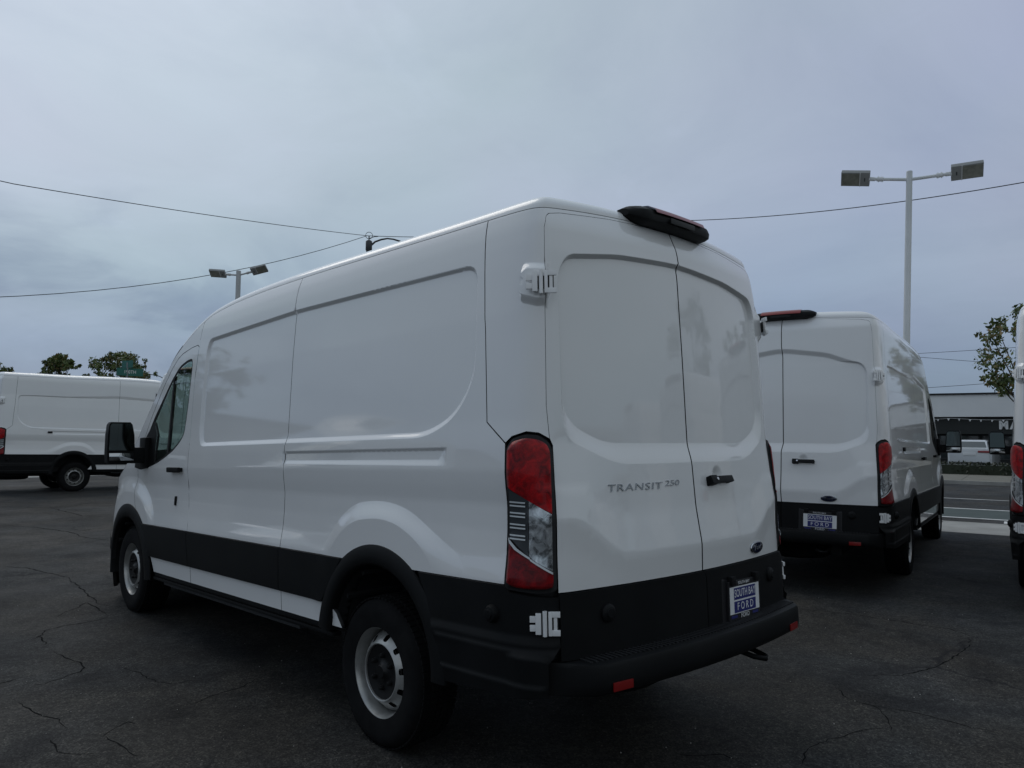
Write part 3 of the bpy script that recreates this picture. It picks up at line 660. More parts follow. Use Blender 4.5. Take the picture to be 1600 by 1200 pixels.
            mb=MB(); mb.lathe([(0,.0085),(.94,.0075),(.98,.006)],32,M@Matrix.Diagonal((.066,.027,1,1))); vs,fs=text_mesh('Ford',.042,.0005,1.0,.35); mb.cur=1; mb.add(vs,fs,M@Matrix.Translation((0,0,.0092))); mb.build('badge_face',[M_OVAL,M_CHR],d,40,XF)
            # licence plate: frame, insert, print
            px=-.325 if badge else -.37
            M=fr(px,.695,.030)@Matrix.Rotation(math.radians(-1.5),4,'Z'); mb=MB(); mb.cur=0
            mb.box(-.20,.20,-.125,.105,-.03,-.012,M,bev=.01)
            mb.box(-.160,.160,-.095,.087,-.012,.002,M,bev=.003)
            mb.cur=1; mb.box(-.152,.152,-.066,.060,.002,.0035,M); mb.cur=2; mb.box(-.112,.112,-.001,.054,.0035,.0045,M); mb.box(-.112,.112,-.062,-.009,.0035,.0045,M)
            mb.cur=1
            vs,fs=text_mesh('SOUTH BAY',.052,.0003,.80); mb.add(vs,fs,M@Matrix.Translation((0,.0265,.0052))@Matrix.Diagonal((.97,1.0,1,1)))
            vs,fs=text_mesh('FORD',.050,.0003,1.0,space=1.5); mb.add(vs,fs,M@Matrix.Translation((.0,-.0355,.0052)))
            vs,fs=text_mesh('SOUTH BAY',.020,.0003,1.1); mb.add(vs,fs,M@Matrix.Translation((-.005,.0745,.003)))
            vs,fs=text_mesh('FORD',.030,.0003,1.1); mb.add(vs,fs,M@Matrix.Translation((0,-.0805,.003)))
            mb.cur=2; mb.box(-.14,-.08,-.085,-.073,.002,.003,M); mb.box(.08,.14,-.085,-.073,.002,.003,M)
            mb.build('licence_plate',[M_PLK,M_PLW,M_PLB],d,None,XF)
            mb=MB(); mb.box(-.145,-.105,.070,.110,-.012,.014,M,bev=.004); mb.box(.105,.145,.070,.110,-.012,.014,M,bev=.004); mb.build('plate_lamp',M_B,d,30,XF)
    # ---- rear step bumper
    ss=np.concatenate([np.linspace(-1.30,-.75,30),np.linspace(-.73,.73,28),np.linspace(.75,1.30,30)])
    def kk(s): return 1-smooth01((abs(s)-.76)/.17)
    prof=[(-.05,.600),(.085,.601),(.104,.595),(.110,.582),(.112,.52),(.108,.492),(.095,.478),(-.10,.474)]
    vs=[]
    for s in ss:
        c=C2(np.array([s]))[0];n=N2(np.array([s]))[0]
        for d_,z in prof:
            dd=d_*kk(s) if d_>0 else d_*.6; vs.append((*(c+n*(dd+.012)),z-.0*abs(s)))
    k=len(prof);fs=[(i*k+j,i*k+j+1,(i+1)*k+j+1,(i+1)*k+j) for i in range(len(ss)-1) for j in range(k-1)]
    mb=MB();mb.add(vs,fs);bp_=mb.build('rear_bumper',M_B,root,35,XF)
    mb=MB()
    for i in range(64):
        s=-.80+1.6*i/63; c=C2(np.array([s]))[0];n=N2(np.array([s]))[0];t=np.array([-n[1],n[0]])
        M=frame((c[0],c[1],.601),(t[0],t[1],0),(n[0],n[1],0),(0,0,1)); mb.box(-.006,.006,.018,.088,0,.005,M)
    o=mb.build('tread_ribs',M_TRD,bp_,None,XF); 
    for s in (.68,-.68):
        mb=MB(); c=C2(np.array([s]))[0];n=N2(np.array([s]))[0];t=np.array([-n[1],n[0]]); M=frame((c[0]+n[0]*.1235,c[1]+n[1]*.1235,.507),(t[0],t[1],0),(0,0,1),(n[0],n[1],0))
        mb.box(-.052,.052,-.017,.017,0,.006,M,bev=.003); mb.build('reflector',M_REFL,bp_,30,XF)
    mb=MB(); mb.tube([(.34,.12,.44),(.34,.0,.43),(.345,-.075,.415),(.385,-.115,.405),(.43,-.09,.405),(.44,-.02,.42),(.44,.10,.44)],.013,8); mb.build('tow_hook',M_B,bp_,60,XF)
    # ---- high brake light
    zb=float(Zs(2.462)); mb=MB(); n=24; vs=[]
    prof=[(.13,.094),(.05,.100),(.005,.090),(-.035,.066),(-.045,.040),(-.040,.016),(-.01,.004),(.07,.0)]   # (y, z)
    for i in range(n+1):
        x=-.33+.66*i/n; e=1-max(0,(abs(x)-.23)/.10)**2*.62; yb=.045+.075*(x/.85)**2
        for y,z in prof: vs.append((x,yb+.02+(y-.04)*e+.04*1,zb+.012+.055*(1-e)+z*e-.03*(x/.85)**2))
    k=len(prof);fs=[(i*k+j,i*k+(j+1)%k,(i+1)*k+(j+1)%k,(i+1)*k+j) for i in range(n) for j in range(k)]+[tuple(range(k)),tuple(n*k+j for j in range(k))]
    mb.add(vs,fs); bl=mb.build('brake_light',M_B,root,35,XF)
    mb=MB();vs=[]
    for i in range(n+1):
        x=-.20+.40*i/n; yb=.045+.075*(x/.85)**2
        for y,z in ((.055,.1045),(.0,.096),(-.042,.072),(-.052,.052)): vs.append((x,yb+.06+(y-.04),zb+.014+z-.03*(x/.85)**2))
    mb.add(vs,[(i*4+j,i*4+j+1,(i+1)*4+j+1,(i+1)*4+j) for i in range(n) for j in range(3)]); mb.build('brake_lens',M_REFL,bl,50,XF)
    mb=MB(); mb.box(-.10,.10,.007+.055,.012+.055,zb+.03,zb+.055,bev=.002); 
    mb.build('cargo_lamp_lens',M_CAP,bl,30,lambda P:XF(P+np.array([0,-.052,0])))
    # ---- roof, windscreen, bonnet: one sheet over the outline, split by station
    def top_sheet(name,s_list,ks,m,closed_spine=True,drop=0.):
        vs=[]
        for s in s_list:
            e=PS(s,zt(s)+.003,0,hr)[0]; spy=min(max(e[1],.62),5.25); sp=np.array([0,spy]); L_=np.linalg.norm(sp-e[:2])
            for q_ in ks:
                p=e[:2]+(sp-e[:2])*q_; d_=q_*L_
                rr=.16; h=.072*math.sqrt(max(0,1-(1-min(1,d_/rr))**2)) 
                if 1>0: h*=1-.35*float(smooth01((p[1]-3.9)/.8))
                z=float(z0(p[1],hr))+float(crown(np.clip(p[0],-.9,.9),p[1]))*min(1,max(0,(.9-abs(p[0]))/.1))+h
                vs.append((p[0],p[1],z-drop))
        k=len(ks);fs=[(i*k+j,i*k+j+1,(i+1)*k+j+1,(i+1)*k+j) for i in range(len(s_list)-1) for j in range(k-1)]
        mb=MB();mb.add(vs,fs); return mb
    ks=[0,.004,.012,.025,.045,.07,.1,.13,.165,.2,.28,.4,.55,.7,.85,1.]
    S0=S_(3.98)
    sl_=np.concatenate([np.linspace(-S0,-1.5,60),np.linspace(-1.46,1.46,90),np.linspace(1.5,S0,60)])
    rf=top_sheet('roof',sl_,ks,M_W); 
    def strip(lo,hi,nm,m,ks_=ks,parent=None,drop=0.):
        mb=None
        for sg in (1,-1):
            t=top_sheet(nm,np.linspace(lo,hi,40)*sg,ks_,m,drop=drop)
            mb=t if mb is None else mb.add(t.v,t.f)
        return mb
    ro=rf.build('roof',M_W,root,38,XF)
    wsk=[.10,.16,.25,.4,.6,.8,1.]; S1=S_(5.02)
    strip(S0+.02,S1,'windscreen',M_GL,wsk,drop=.004).build('windscreen',M_GL,root,60,XF)
    strip(S0,S1+.02,'p',M_RUB_GAP,[0,.01,.03,.06,.10,.105]).build('windscreen_pillar',M_RUB_GAP,root,60,XF)
    mbc=strip(S0,S0+.022,'p',M_RUB_GAP,wsk); mbc.build('windscreen_seal',M_RUB_GAP,root,60,XF)
    strip(S1+.0,SMAX,'bonnet',M_W).build('bonnet',M_W,root,50,XF)
    # roof ribs (pressed)
    mb=MB()
    for x in (-.55,-.2,.2,.55):
        pts=[]
        for y in np.linspace(.75,3.3,14):
            pts.append((x,y,float(z0(y,hr))+float(crown(x,y))+.072-.004))
        mb.tube(pts,.012,6)
    mb.build('roof_rib',M_W,ro,60,XF)
    # ---- front end
    for sg in (1,):
        poly=[(S_(5.74),.74),(S_(5.80),1.01)]+[(s,zt(s)-.0) for s in np.linspace(S_(5.80)+.02,SMAX-.001,12)]+[(SMAX-.001,.62),(S_(5.75),.62)]
        for g_ in (1,-1): panel('front_grille',[(p[0]*g_,p[1]) for p in poly],M_B,root,g=(.08,.08),fl=.0)
        for g_ in (1,-1): panel('front_bumper',[(p[0]*g_,p[1]) for p in [(S_(5.50),.70),(S_(5.60),.745),(S_(5.74),.74),(S_(5.75),.615),(SMAX-.001,.615),(SMAX-.001,.26),(S_(5.56),.26),(S_(5.46),.45)]],M_B,root,disp=.02,g=(.08,.08),fl=.03)
    # ---- inner shell added to keep the panel gaps dark, cab interior, underside
    mb=MB()
    for sg in (1,-1):
        ssn=np.arange(0,S_(3.62),.09);zsn=np.append(np.arange(.50,2.36+hr,.09),2.36+hr)
        V=np.array([(s*sg,z) for s in ssn for z in zsn]);P=PS(V[:,0],V[:,1],-.05,hr);k=len(zsn);fs=[]
        yy=P[:,1]
        for i in range(len(ssn)-1):
            for j in range(k-1):
                ids=(i*k+j,i*k+j+1,(i+1)*k+j+1,(i+1)*k+j)
                if any(math.hypot(P[t][1]-AR[0],P[t][2]-AR[1])<.47 for t in ids): continue
                fs.append(ids)
        mb.add(P,fs)
        # cab lower
        ssn=np.arange(S_(3.62),S_(5.0),.09);zsn=np.append(np.arange(.50,1.28,.09),1.28);V=np.array([(s*sg,z) for s in ssn for z in zsn]);P=PS(V[:,0],V[:,1],-.05,0);k=len(zsn)
        fs=[]
        for i in range(len(ssn)-1):
            for j in range(k-1):
                ids=(i*k+j,i*k+j+1,(i+1)*k+j+1,(i+1)*k+j)
                if any(math.hypot(P[t][1]-AF[0],P[t][2]-AF[1])<.5 for t in ids): continue
                fs.append(ids)
        mb.add(P,fs)
    mb.box(-.88,.88,3.60,3.63,.5,2.30); mb.build('inner_shell',M_DK,root,None,XF)
    mb=MB(); mb.box(-.86,.86,4.72,5.02,.75,1.24,bev=.04); mb.build('dashboard',M_DK,root,30,XF)
    for x in (-.48,.42):
        mb=MB(); mb.box(x-.25,x+.25,3.85,4.35,.85,1.02,bev=.05); mb.box(x-.25,x+.25,3.72,3.86,1.0,1.62,bev=.05); mb.box(x-.14,x+.14,3.72,3.83,1.64,1.86,bev=.045); mb.tube([(x-.07,3.78,1.6),(x-.07,3.78,1.68)],.008); mb.tube([(x+.07,3.78,1.6),(x+.07,3.78,1.68)],.008)
        mb.build('seat',M_SEAT,root,40,XF)
    mb=MB(); mb.tube([(-.45+.19*math.cos(t),4.58-.07*math.sin(t),1.28+.17*math.sin(t)) for t in np.linspace(0,6.283,25)],.014,6,caps=False); mb.build('steering_wheel',M_DK,root,60,XF)
    mb=MB(); mb.box(-.70,.70,.25,5.5,.46,.56); mb.box(-.86,.86,1.75,4.35,.46,.56); mb.box(-.52,-.42,.2,5.4,.36,.47); mb.box(.42,.52,.2,5.4,.36,.47); mb.box(-.86,.86,.10,.62,.47,.56)
    mb.box(-.40,.30,2.3,3.7,.30,.46,bev=.04); mb.box(-.78,-.56,2.05,3.0,.385,.46,bev=.02); mb.build('underbody',M_UND,root,30,XF)
    mb=MB(); mb.tube([(-.75,A1,.35),(.75,A1,.35)],.045,12); mb.lathe([(0,-.14),(.08,-.12),(.15,0),(.08,.12),(0,.14)],16,Matrix.Translation((0,A1,.35))@Matrix.Rotation(math.pi/2,4,'Y')); mb.tube([(-.6,A1-.65,.44),(-.6,A1-.3,.36),(-.6,A1,.31),(-.6,A1+.35,.36),(-.6,A1+.7,.44)],.03,6); mb.tube([(.6,A1-.65,.44),(.6,A1-.3,.36),(.6,A1,.31),(.6,A1+.35,.36),(.6,A1+.7,.44)],.03,6); mb.build('rear_axle',M_UND,root,40)
    mb=MB(); mb.lathe([(0,-.10),(.18,-.10),(.20,-.06),(.30,-.11),(.35,-.08),(.355,0),(.35,.08),(.30,.11),(.2,.06),(0,.05)],32,Matrix.Translation((.0,.62,.40))); mb.build('spare_wheel',M_TY,root,40)
    # ---- wheels
    def disc_z(r): return float(np.interp(r,[0,.05,.125,.131,.136,.142,.150,.175,.188,.196,.2005],[.0,.0,.0,.040,.042,.038,.032,.006,-.012,-.030,-.050]))
    def wheel_mesh():
        mb=MB(); R=.356
        pr=[(.214,-.110),(.222,-.112),(.245,-.116),(.285,-.122),(.320,-.118),(.338,-.104),(.350,-.085),(.3555,-.055),(.356,-.02),(.356,.02),(.3555,.055),(.350,.085),(.338,.104),(.320,.118),(.285,.122),(.245,.116),(.222,.112),(.214,.110)]
        mb.lathe(pr,64)
        # tread blocks and shoulder lugs
        for j in range(72):
            t=2*math.pi*j/72; M=Matrix.Rotation(t,4,'Z')
            for y0_,y1_ in ((-.098,-.062),(-.050,-.018),(-.010,.010),(.018,.050),(.062,.098)):
                r_=.354 if abs(y0_+y1_)<.13 else .350
                mb.box(r_,r_+.008,-.0115,.0115,y0_,y1_,M)
        tyre=mb
        rm=MB(); Rr=[(.222,.100),(.2235,.106),(.219,.110),(.212,.107),(.206,.096),(.201,.075),(.199,.02),(.205,-.02),(.212,-.09),(.222,-.10)]
        rm.lathe(Rr,64)
        # disc with ten hand holes
        ns=200; rs=[.052,.09,.125,.128,.131,.1335,.136,.139,.142]+[.142+.0022*i for i in range(1,21)]+[.190,.194,.198,.2005]
        vs=[];fs=[]
        for j in range(ns):
            t=2*math.pi*j/ns
            for r in rs: vs.append((r*math.cos(t),r*math.sin(t),.058+disc_z(r)))
        k=len(rs); skipped=[]
        for j in range(ns):
            for i in range(k-1):
                rc=(rs[i]+rs[i+1])/2; tc=2*math.pi*(j+.5)/ns; a_=(tc+math.pi/10)%(2*math.pi/10)-math.pi/10
                if (rc*a_/.0175)**2+((rc-.1625)/.0145)**2<1: continue
                fs.append((j*k+i,((j+1)%ns)*k+i,((j+1)%ns)*k+i+1,j*k+i+1))
        rm.add(vs,fs)
        cp=MB(); cp.lathe([(0,.100),(.028,.100),(.034,.092),(.046,.082),(.070,.079),(.100,.086),(.120,.090),(.127,.092),(.1305,.088),(.131,.07)],48)
        for j in range(6):
            t=2*math.pi*(j+.5)/6; cp.lathe([(0,.104),(.008,.103),(.0115,.096),(.013,.075)],8,Matrix.Translation((.078*math.cos(t),.078*math.sin(t),0)))
        bk=MB(); bk.lathe([(0,-.03),(.190,-.03),(.197,-.06)],32)
        return tyre,rm,cp,bk
    ty,rm,cp,bk=wheel_mesh()
    first=None
    for sg in (1,-1):
        for yc in (A1,4.96+ext):
            xx=-.842*sg
            M=Matrix.Translation((xx,yc,.352))@Matrix.Rotation(-math.pi/2*sg,4,'Y')
            if first is None:
                W=ty.build('wheel',M_TY,root,40); r_=rm.build('rim',M_RIM,W,35); c_=cp.build('hub_cap',M_CAP,W,35); b_=bk.build('brake_disc',M_UND,W,35); first=W
            else:
                W=copy_tree(first,root)
            W.matrix_local=M@Matrix.Rotation(random.random()*.6,4,'Z')
    return root
# ---------------------------------------------------------------- ground, pavements, streets
ND=np.array([.9744,.2250]); TD=np.array([-.2250,.9744])
def B2(n,t): return tuple(ND*n+TD*t)
def polar(az,D,z=0.): a=math.radians(az); return Vector((CAM[0]+D*math.sin(a),CAM[1]+D*math.cos(a),z))
def _asph(c1,c2,cracks=True):
    def fn(t,b):
        L=t.links.new; c=N_(t,'ShaderNodeTexCoord')
        big=cramp(t,tex_noise(t,.35,6,.6),[(.34,tuple(v*.68 for v in c1)),(.50,c1),(.66,c2)])
        mid=cramp(t,tex_noise(t,2.3,6,.65,dist=.6),[(.35,(.80,.80,.82)),(.6,(1.06,1.05,1.04))])
        col=mixc(t,big,mid,1.0,'MULTIPLY')
        sp=N_(t,'ShaderNodeTexVoronoi',i_Scale=130); L(c.outputs['Object'],sp.inputs['Vector'])
        st=cramp(t,sp.outputs['Color'],[(.30,(.45,.45,.45)),(.6,(1.05,1.05,1.05)),(.85,(1.6,1.58,1.52)),(.95,(3.0,2.9,2.7))]); col=mixc(t,col,st,.85,'MULTIPLY')
        fine=tex_noise(t,140,3,.7)
        gr=cramp(t,tex_noise(t,26,5,.75),[(.32,(.50,.50,.51)),(.52,(1.0,1.0,1.0)),(.70,(1.55,1.54,1.50))]); col=mixc(t,col,gr,.85,'MULTIPLY')
        gr2=cramp(t,tex_noise(t,6.5,6,.7,dist=.8),[(.32,(.62,.62,.64)),(.5,(1,1,1)),(.66,(1.22,1.21,1.18))]); col=mixc(t,col,gr2,.9,'MULTIPLY')
        tint=cramp(t,tex_noise(t,.8,3,.5,dist=.5),[(.42,(1.04,1.01,.96)),(.60,(.90,.98,1.06))]); col=mixc(t,col,tint,.8,'MULTIPLY')
        h=fine
        if cracks:
            wn=N_(t,'ShaderNodeTexNoise',i_Scale=1.6,i_Detail=6,i_Roughness=.7); L(c.outputs['Object'],wn.inputs['Vector'])
            mx=N_(t,'ShaderNodeMixRGB',blend_type='ADD'); mx.inputs[0].default_value=.55; L(c.outputs['Object'],mx.inputs[1]); L(wn.outputs['Color'],mx.inputs[2])
            v=N_(t,'ShaderNodeTexVoronoi',feature='DISTANCE_TO_EDGE',i_Scale=.62); L(mx.outputs[0],v.inputs['Vector'])
            cr=cramp(t,v.outputs['Distance'],[(0,(1,1,1)),(.006,(.8,.8,.8)),(.016,(0,0,0))]); mk=cramp(t,tex_noise(t,.55,3),[(.50,(0,0,0)),(.60,(1,1,1))])
            f=mixc(t,cr,mk,1.,'MULTIPLY'); bw=N_(t,'ShaderNodeRGBToBW'); L(f,bw.inputs[0])
            v2=N_(t,'ShaderNodeTexVoronoi',feature='DISTANCE_TO_EDGE',i_Scale=3.1); L(mx.outputs[0],v2.inputs['Vector'])
            cr2=cramp(t,v2.outputs['Distance'],[(0,(.8,.8,.8)),(.02,(0,0,0))]); mk2=cramp(t,tex_noise(t,.8,4,.6),[(.60,(0,0,0)),(.68,(1,1,1))])
            f2=mixc(t,cr2,mk2,1.,'MULTIPLY'); bw2=N_(t,'ShaderNodeRGBToBW'); L(f2,bw2.inputs[0])
            col=mixc(t,col,(.010,.010,.011),bw.outputs[0]); col=mixc(t,col,(.012,.012,.013),bw2.outputs[0])
            # stains of oil and old sealant
            stn=cramp(t,tex_noise(t,.9,5,.5,dist=1.5),[(.55,(1,1,1)),(.66,(.58,.58,.62))]); col=mixc(t,col,stn,.9,'MULTIPLY')
        L(col,b.inputs['Base Color']); bump(t,b,h,.55,.004)
        r=cramp(t,tex_noise(t,1.1,4),[(.3,(.68,.68,.68)),(.7,(.88,.88,.88))]); L(r,b.inputs['Roughness'])
    return fn
M_LOT=mat('lot_asphalt',(.04,.04,.04),.8,spec=.15,fn=_asph((.040,.0388,.0366),(.057,.055,.0518)))
M_ROAD=mat('road_asphalt',(.06,.06,.06),.9,spec=.12,fn=_asph((.050,.0495,.048),(.066,.065,.063),False))
M_CONC=mat('concrete',(.3,.29,.27),.9,fn=varied((.27,.265,.245),(.36,.35,.33),1.7,.3,90,.004))
M_CONC2=mat('concrete_old',(.17,.165,.13),.9,fn=varied((.14,.135,.11),(.20,.19,.16),1.2,.3,90,.004))
M_LINE=mat('road_paint',(.7,.7,.68),.7,fn=varied((.50,.50,.49),(.74,.74,.72),6,0))
M_GREEN=mat('bike_lane_green',(.05,.09,.08),.85,fn=varied((.045,.062,.058),(.055,.074,.068),2,0))
M_DIRT=mat('far_ground',(.07,.065,.05),.95,fn=varied((.06,.058,.05),(.09,.085,.07),.05,0))
M_CRK=mat('crack_dark',(.018,.018,.018),1.,spec=0.)
def sheet(name,poly,z,m,thick=0.,kind='structure'):
    mb=MB()
    if thick: mb.prism(poly,z-thick,z)
    else: mb.add([(x,y,z) for x,y in poly],[tuple(range(len(poly)))])
    return tag(mb.build(name,m),kind=kind)
sheet('ground',[(-900,-900),(900,-900),(900,900),(-900,900)],-.14,M_DIRT)
LH=math.radians(87); LD=np.array([math.sin(LH),math.cos(LH)]); LN=np.array([-math.cos(LH),math.sin(LH)])  # left street runs along LD; LN points away from the lot
def L2(a,b): return tuple(np.array([0,26.2])+LD*a+LN*b)
# finely divided lot sheet with gentle unevenness
lot_poly=[B2(10.95,-70),B2(10.95,24.6),(-70,L2(-70,0)[1]),(-70,-70)]
mb=MB(); mb.add([(x,y,0) for x,y in lot_poly],[(0,1,2,3)]); lot=tag(mb.build('parking_lot',M_LOT),kind='structure')
mb=MB(); mb.add([(*B2(10.95,-70),-.002),(*B2(10.95,24.6),-.002),(*B2(10.95,24.6),-.135),(*B2(10.95,-70),-.135)],[(0,1,2,3)])
CRACKS=[[(-0.63, 12.54), (-0.25, 11.8), (-0.03, 10.83), (0.02, 9.98), (0.2, 9.41)], [(-0.03, 10.83), (0.39, 11.09), (0.7, 11.15)], [(-0.08, 15.89), (0.62, 15.03), (0.72, 13.17), (1.13, 12.58)], [(-1.34, 8.19), (-1.14, 7.8), (-1.02, 7.2), (-0.95, 6.9)], [(-0.95, 6.9), (-1.01, 6.04), (-1.08, 5.45), (-1.02, 5.23), (-0.91, 5.17)], [(-1.48, 5.11), (-1.38, 5.26), (-1.14, 5.53), (-1.13, 4.9)], [(-1.74, 4.49), (-1.64, 4.7), (-1.49, 4.77), (-1.31, 4.77), (-1.13, 4.87)], [(-1.71, 4.56), (-1.7, 4.34), (-1.72, 4.26)], [(-1.71, 4.03), (-1.68, 3.76), (-1.64, 3.54), (-1.7, 3.42), (-1.92, 3.32), (-1.97, 3.33)], [(-1.49, 3.34), (-1.46, 3.12), (-1.43, 2.91), (-1.34, 2.79), (-1.24, 2.81)], [(-1.48, 2.39), (-1.35, 2.4), (-1.23, 2.45), (-1.06, 2.49), (-0.96, 2.57)], [(-2.12, 3.49), (-2.03, 3.51)], [(-2.1, 3.04), (-2.06, 2.78), (-2.02, 2.69), (-1.99, 2.54), (-1.98, 2.44)], [(-2.08, 2.34), (-2.09, 2.2), (-2.08, 2.09), (-1.98, 2.02)], [(-1.9, 2.23), (-1.86, 2.09), (-1.86, 1.94), (-1.85, 1.85)], [(-1.88, 2.22), (-1.82, 2.3), (-1.74, 2.35), (-1.72, 2.29)], [(3.47, 1.23), (3.65, 0.75), (3.68, 0.4), (3.7, 0.12), (3.56, -0.14)], [(3.55, -0.08), (3.28, -0.18), (2.82, -0.19), (2.41, -0.16), (2.13, -0.06), (1.91, 0.13)], [(1.64, 0.13), (1.47, -0.02), (1.45, -0.19), (1.28, -0.32), (1.15, -0.39)], [(1.45, -0.19), (1.53, -0.35), (1.53, -0.55), (1.53, -0.79)], [(0.78, -0.22), (0.57, -0.24), (0.41, -0.29)], [(0.78, -0.22), (1.1, -0.34), (1.17, -0.38)], [(0.06, 0.17), (0.23, 0.03), (0.21, -0.15)]]
mb=MB(); rr_=random.Random(3)
for c in CRACKS:
    P=[np.array(p) for p in c]; Q=[]
    for a,b in zip(P,P[1:]):
        L_=np.linalg.norm(b-a); n=max(2,int(L_/.035))
        for i in range(n): Q.append(a+(b-a)*i/n)
    Q.append(P[-1]); n=len(Q); off=0; vs=[]; far=np.linalg.norm(P[0]-CAM[:2])
    w0=.0016+.00055*far
    for i,q in enumerate(Q):
        d=Q[min(i+1,n-1)]-Q[max(i-1,0)]; d/=np.linalg.norm(d)+1e-9; nn=np.array([-d[1],d[0]]); off=off*.8+rr_.gauss(0,.008)
        wd=w0*(.35+rr_.random()*1.1)*math.sin(math.pi*min(max((i+.6)/(n),.04),.96))**.5; p=q+nn*off
        vs+=[(*(p+nn*wd),.0012),(*(p-nn*wd),.0012)]
    mb.add(vs,[(2*i,2*i+1,2*i+3,2*i+2) for i in range(n-1)])
tag(mb.build('asphalt_crack',M_CRK,lot),kind='stuff')
# scattered grit and small stones
mb=MB()
for _ in range(900):
    a=rr_.uniform(-1.0,2.3); D=2.0+rr_.random()**1.5*9; x=CAM[0]+D*math.sin(a); y=CAM[1]+D*math.cos(a); r=rr_.uniform(.0015,.0045)
    M=Matrix.Translation((x,y,r*.5))@Matrix.Rotation(rr_.random()*6,4,'Z')@Matrix.Rotation(rr_.random(),4,'X'); mb.add([(r,0,0),(-r,.2*r,0),(0,r,0),(0,-r,.1*r),(0,0,r),(0,0,-r)],[(0,2,4),(2,1,4),(1,3,4),(3,0,4),(2,0,5),(1,2,5),(3,1,5),(0,3,5)],M)
tag(mb.build('loose_grit',M_CONC,lot),kind='stuff')
# small pale leaf litter bits
# right-hand street
road=sheet('road',[B2(12.85,-150),B2(28.0,-150),B2(28.0,160),B2(12.85,160)],-.10,M_ROAD)
sheet('bike_lane',[B2(14.82,-150),B2(17.04,-150),B2(17.04,24),B2(14.82,24)],-.096,M_GREEN)
mb=MB()
for n0,n1 in ((14.68,14.82),(17.04,17.19)): mb.add([(*B2(n0,-150),-.094),(*B2(n1,-150),-.094),(*B2(n1,24),-.094),(*B2(n0,24),-.094)],[(0,1,2,3)])
for k in range(-8,4):
    t=k*9.0-1.2; mb.add([(*B2(20.4,t),-.094),(*B2(20.52,t),-.094),(*B2(20.52,t+2.4),-.094),(*B2(20.4,t+2.4),-.094)],[(0,1,2,3)])
mb.add([(*B2(14.0,-1.12),-.094),(*B2(14.45,-1.12),-.094),(*B2(14.45,-.92),-.094),(*B2(14.0,-.92),-.094)],[(0,1,2,3)])
tag(mb.build('road_marking',M_LINE),kind='structure')
# pavement slabs and kerb
def slabs(name,fn_,a0,a1,step,b0,b1,z,m,n_joint=.008,kerb=None,limit=200):
    base=MB(); base.prism([fn_(a0,b0),fn_(a1,b0),fn_(a1,b1),fn_(a0,b1)],z-.16,z-.012); par=tag(base.build(name,m),kind='structure')
    me=None;i=0;a=a0
    while a<a1-.01 and i<limit:
        if me is None:
            mb=MB(); o=np.array(fn_(0,0));ux=np.array(fn_(1,0))-o;uy=np.array(fn_(0,1))-o
            mb.box(n_joint,step-n_joint,n_joint,b1-b0-n_joint,-.05,0,frame((0,0,0),(*ux,0),(*uy,0),(0,0,1)),bev=.006)
            ob=mb.build('slab',m,par); me=ob.data
        else: ob=link('slab',me,par)
        p=fn_(a,b0); ob.location=(p[0],p[1],z); a+=step; i+=1
    return par
slabs('pavement',lambda a,b:B2(10.96+b,a),-24,24,1.5,0,1.75,.0,M_CONC)
sheet('kerb',[B2(12.71,-150),B2(12.85,-150),B2(12.85,27),B2(12.71,27)],.0,M_CONC,.13)
slabs('far_pavement',lambda a,b:B2(28.16+b,a),-12,15,1.8,0,5.2,.03,M_CONC2)
sheet('far_kerb',[B2(28.0,-150),B2(28.14,-150),B2(28.14,160),B2(28.0,160)],.03,M_CONC,.16)
sheet('far_verge',[B2(33.38,-60),B2(35.0,-60),B2(35.0,60),B2(33.38,60)],.03,M_CONC2,.16)
sheet('shop_forecourt',[B2(35.02,-60),B2(60,-60),B2(60,60),B2(35.02,60)],.02,M_LOT,.15)
# left-hand street
slabs('pavement',lambda a,b:L2(a,b),-30,6,1.5,0.02,1.9,.0,M_CONC)
sheet('kerb',[L2(-120,1.92),L2(4.2,1.92),L2(4.2,2.06),L2(-120,2.06)],.0,M_CONC,.13)
sheet('road',[L2(-200,2.08),L2(5.2,2.08),L2(4.0,13.2),L2(-200,13.2)],-.104,M_ROAD)
sheet('far_pavement',[L2(-200,13.25),L2(3.0,13.25),L2(3.0,16.0),L2(-200,16.0)],.0,M_CONC,.13)

# ---------------------------------------------------------------- planting
def _leafmat(c1,c2,c3,nm):
    def fn(t,b):
        g=N_(t,'ShaderNodeNewGeometry'); r=g.outputs['Random Per Island']
        t.links.new(cramp(t,r,[(0,c1),(.45,c2),(.8,c2),(.92,c3)]),b.inputs['Base Color'])
    return mat(nm,c2,.45,spec=.4,fn=fn)
M_LEAF=_leafmat((.040,.068,.020),(.115,.150,.042),(.25,.18,.08),'leaf_green'); M_BARK=mat('bark',(.06,.05,.04),.9,fn=varied((.045,.038,.030),(.085,.072,.058),12,.6,30,.02))
M_HEDGE=_leafmat((.010,.016,.008),(.020,.028,.012),(.04,.045,.018),'hedge_leaf')
def leaf_faces(mb,c,r,n,size,R_,flat=.75):
    for _ in range(n):
        d=Vector((R_.gauss(0,1),R_.gauss(0,1),R_.gauss(0,1)*flat)); d.normalize(); p=Vector(c)+d*r*(R_.random()**.45)*Vector((1,1,flat)).length/1.6
        a=Vector((R_.gauss(0,1),R_.gauss(0,1),R_.gauss(0,.6)+.2)).normalized(); b=a.orthogonal().normalized(); b=(Matrix.Rotation(R_.random()*6.28,3,a)@b)
        s=size*R_.uniform(.6,1.3); q=a.cross(b)
        mb.add([p-b*s*.5,p+q*s*.24-b*s*.1,p+b*s*.55,p-q*s*.24-b*s*.1],[(0,1,2,3)])
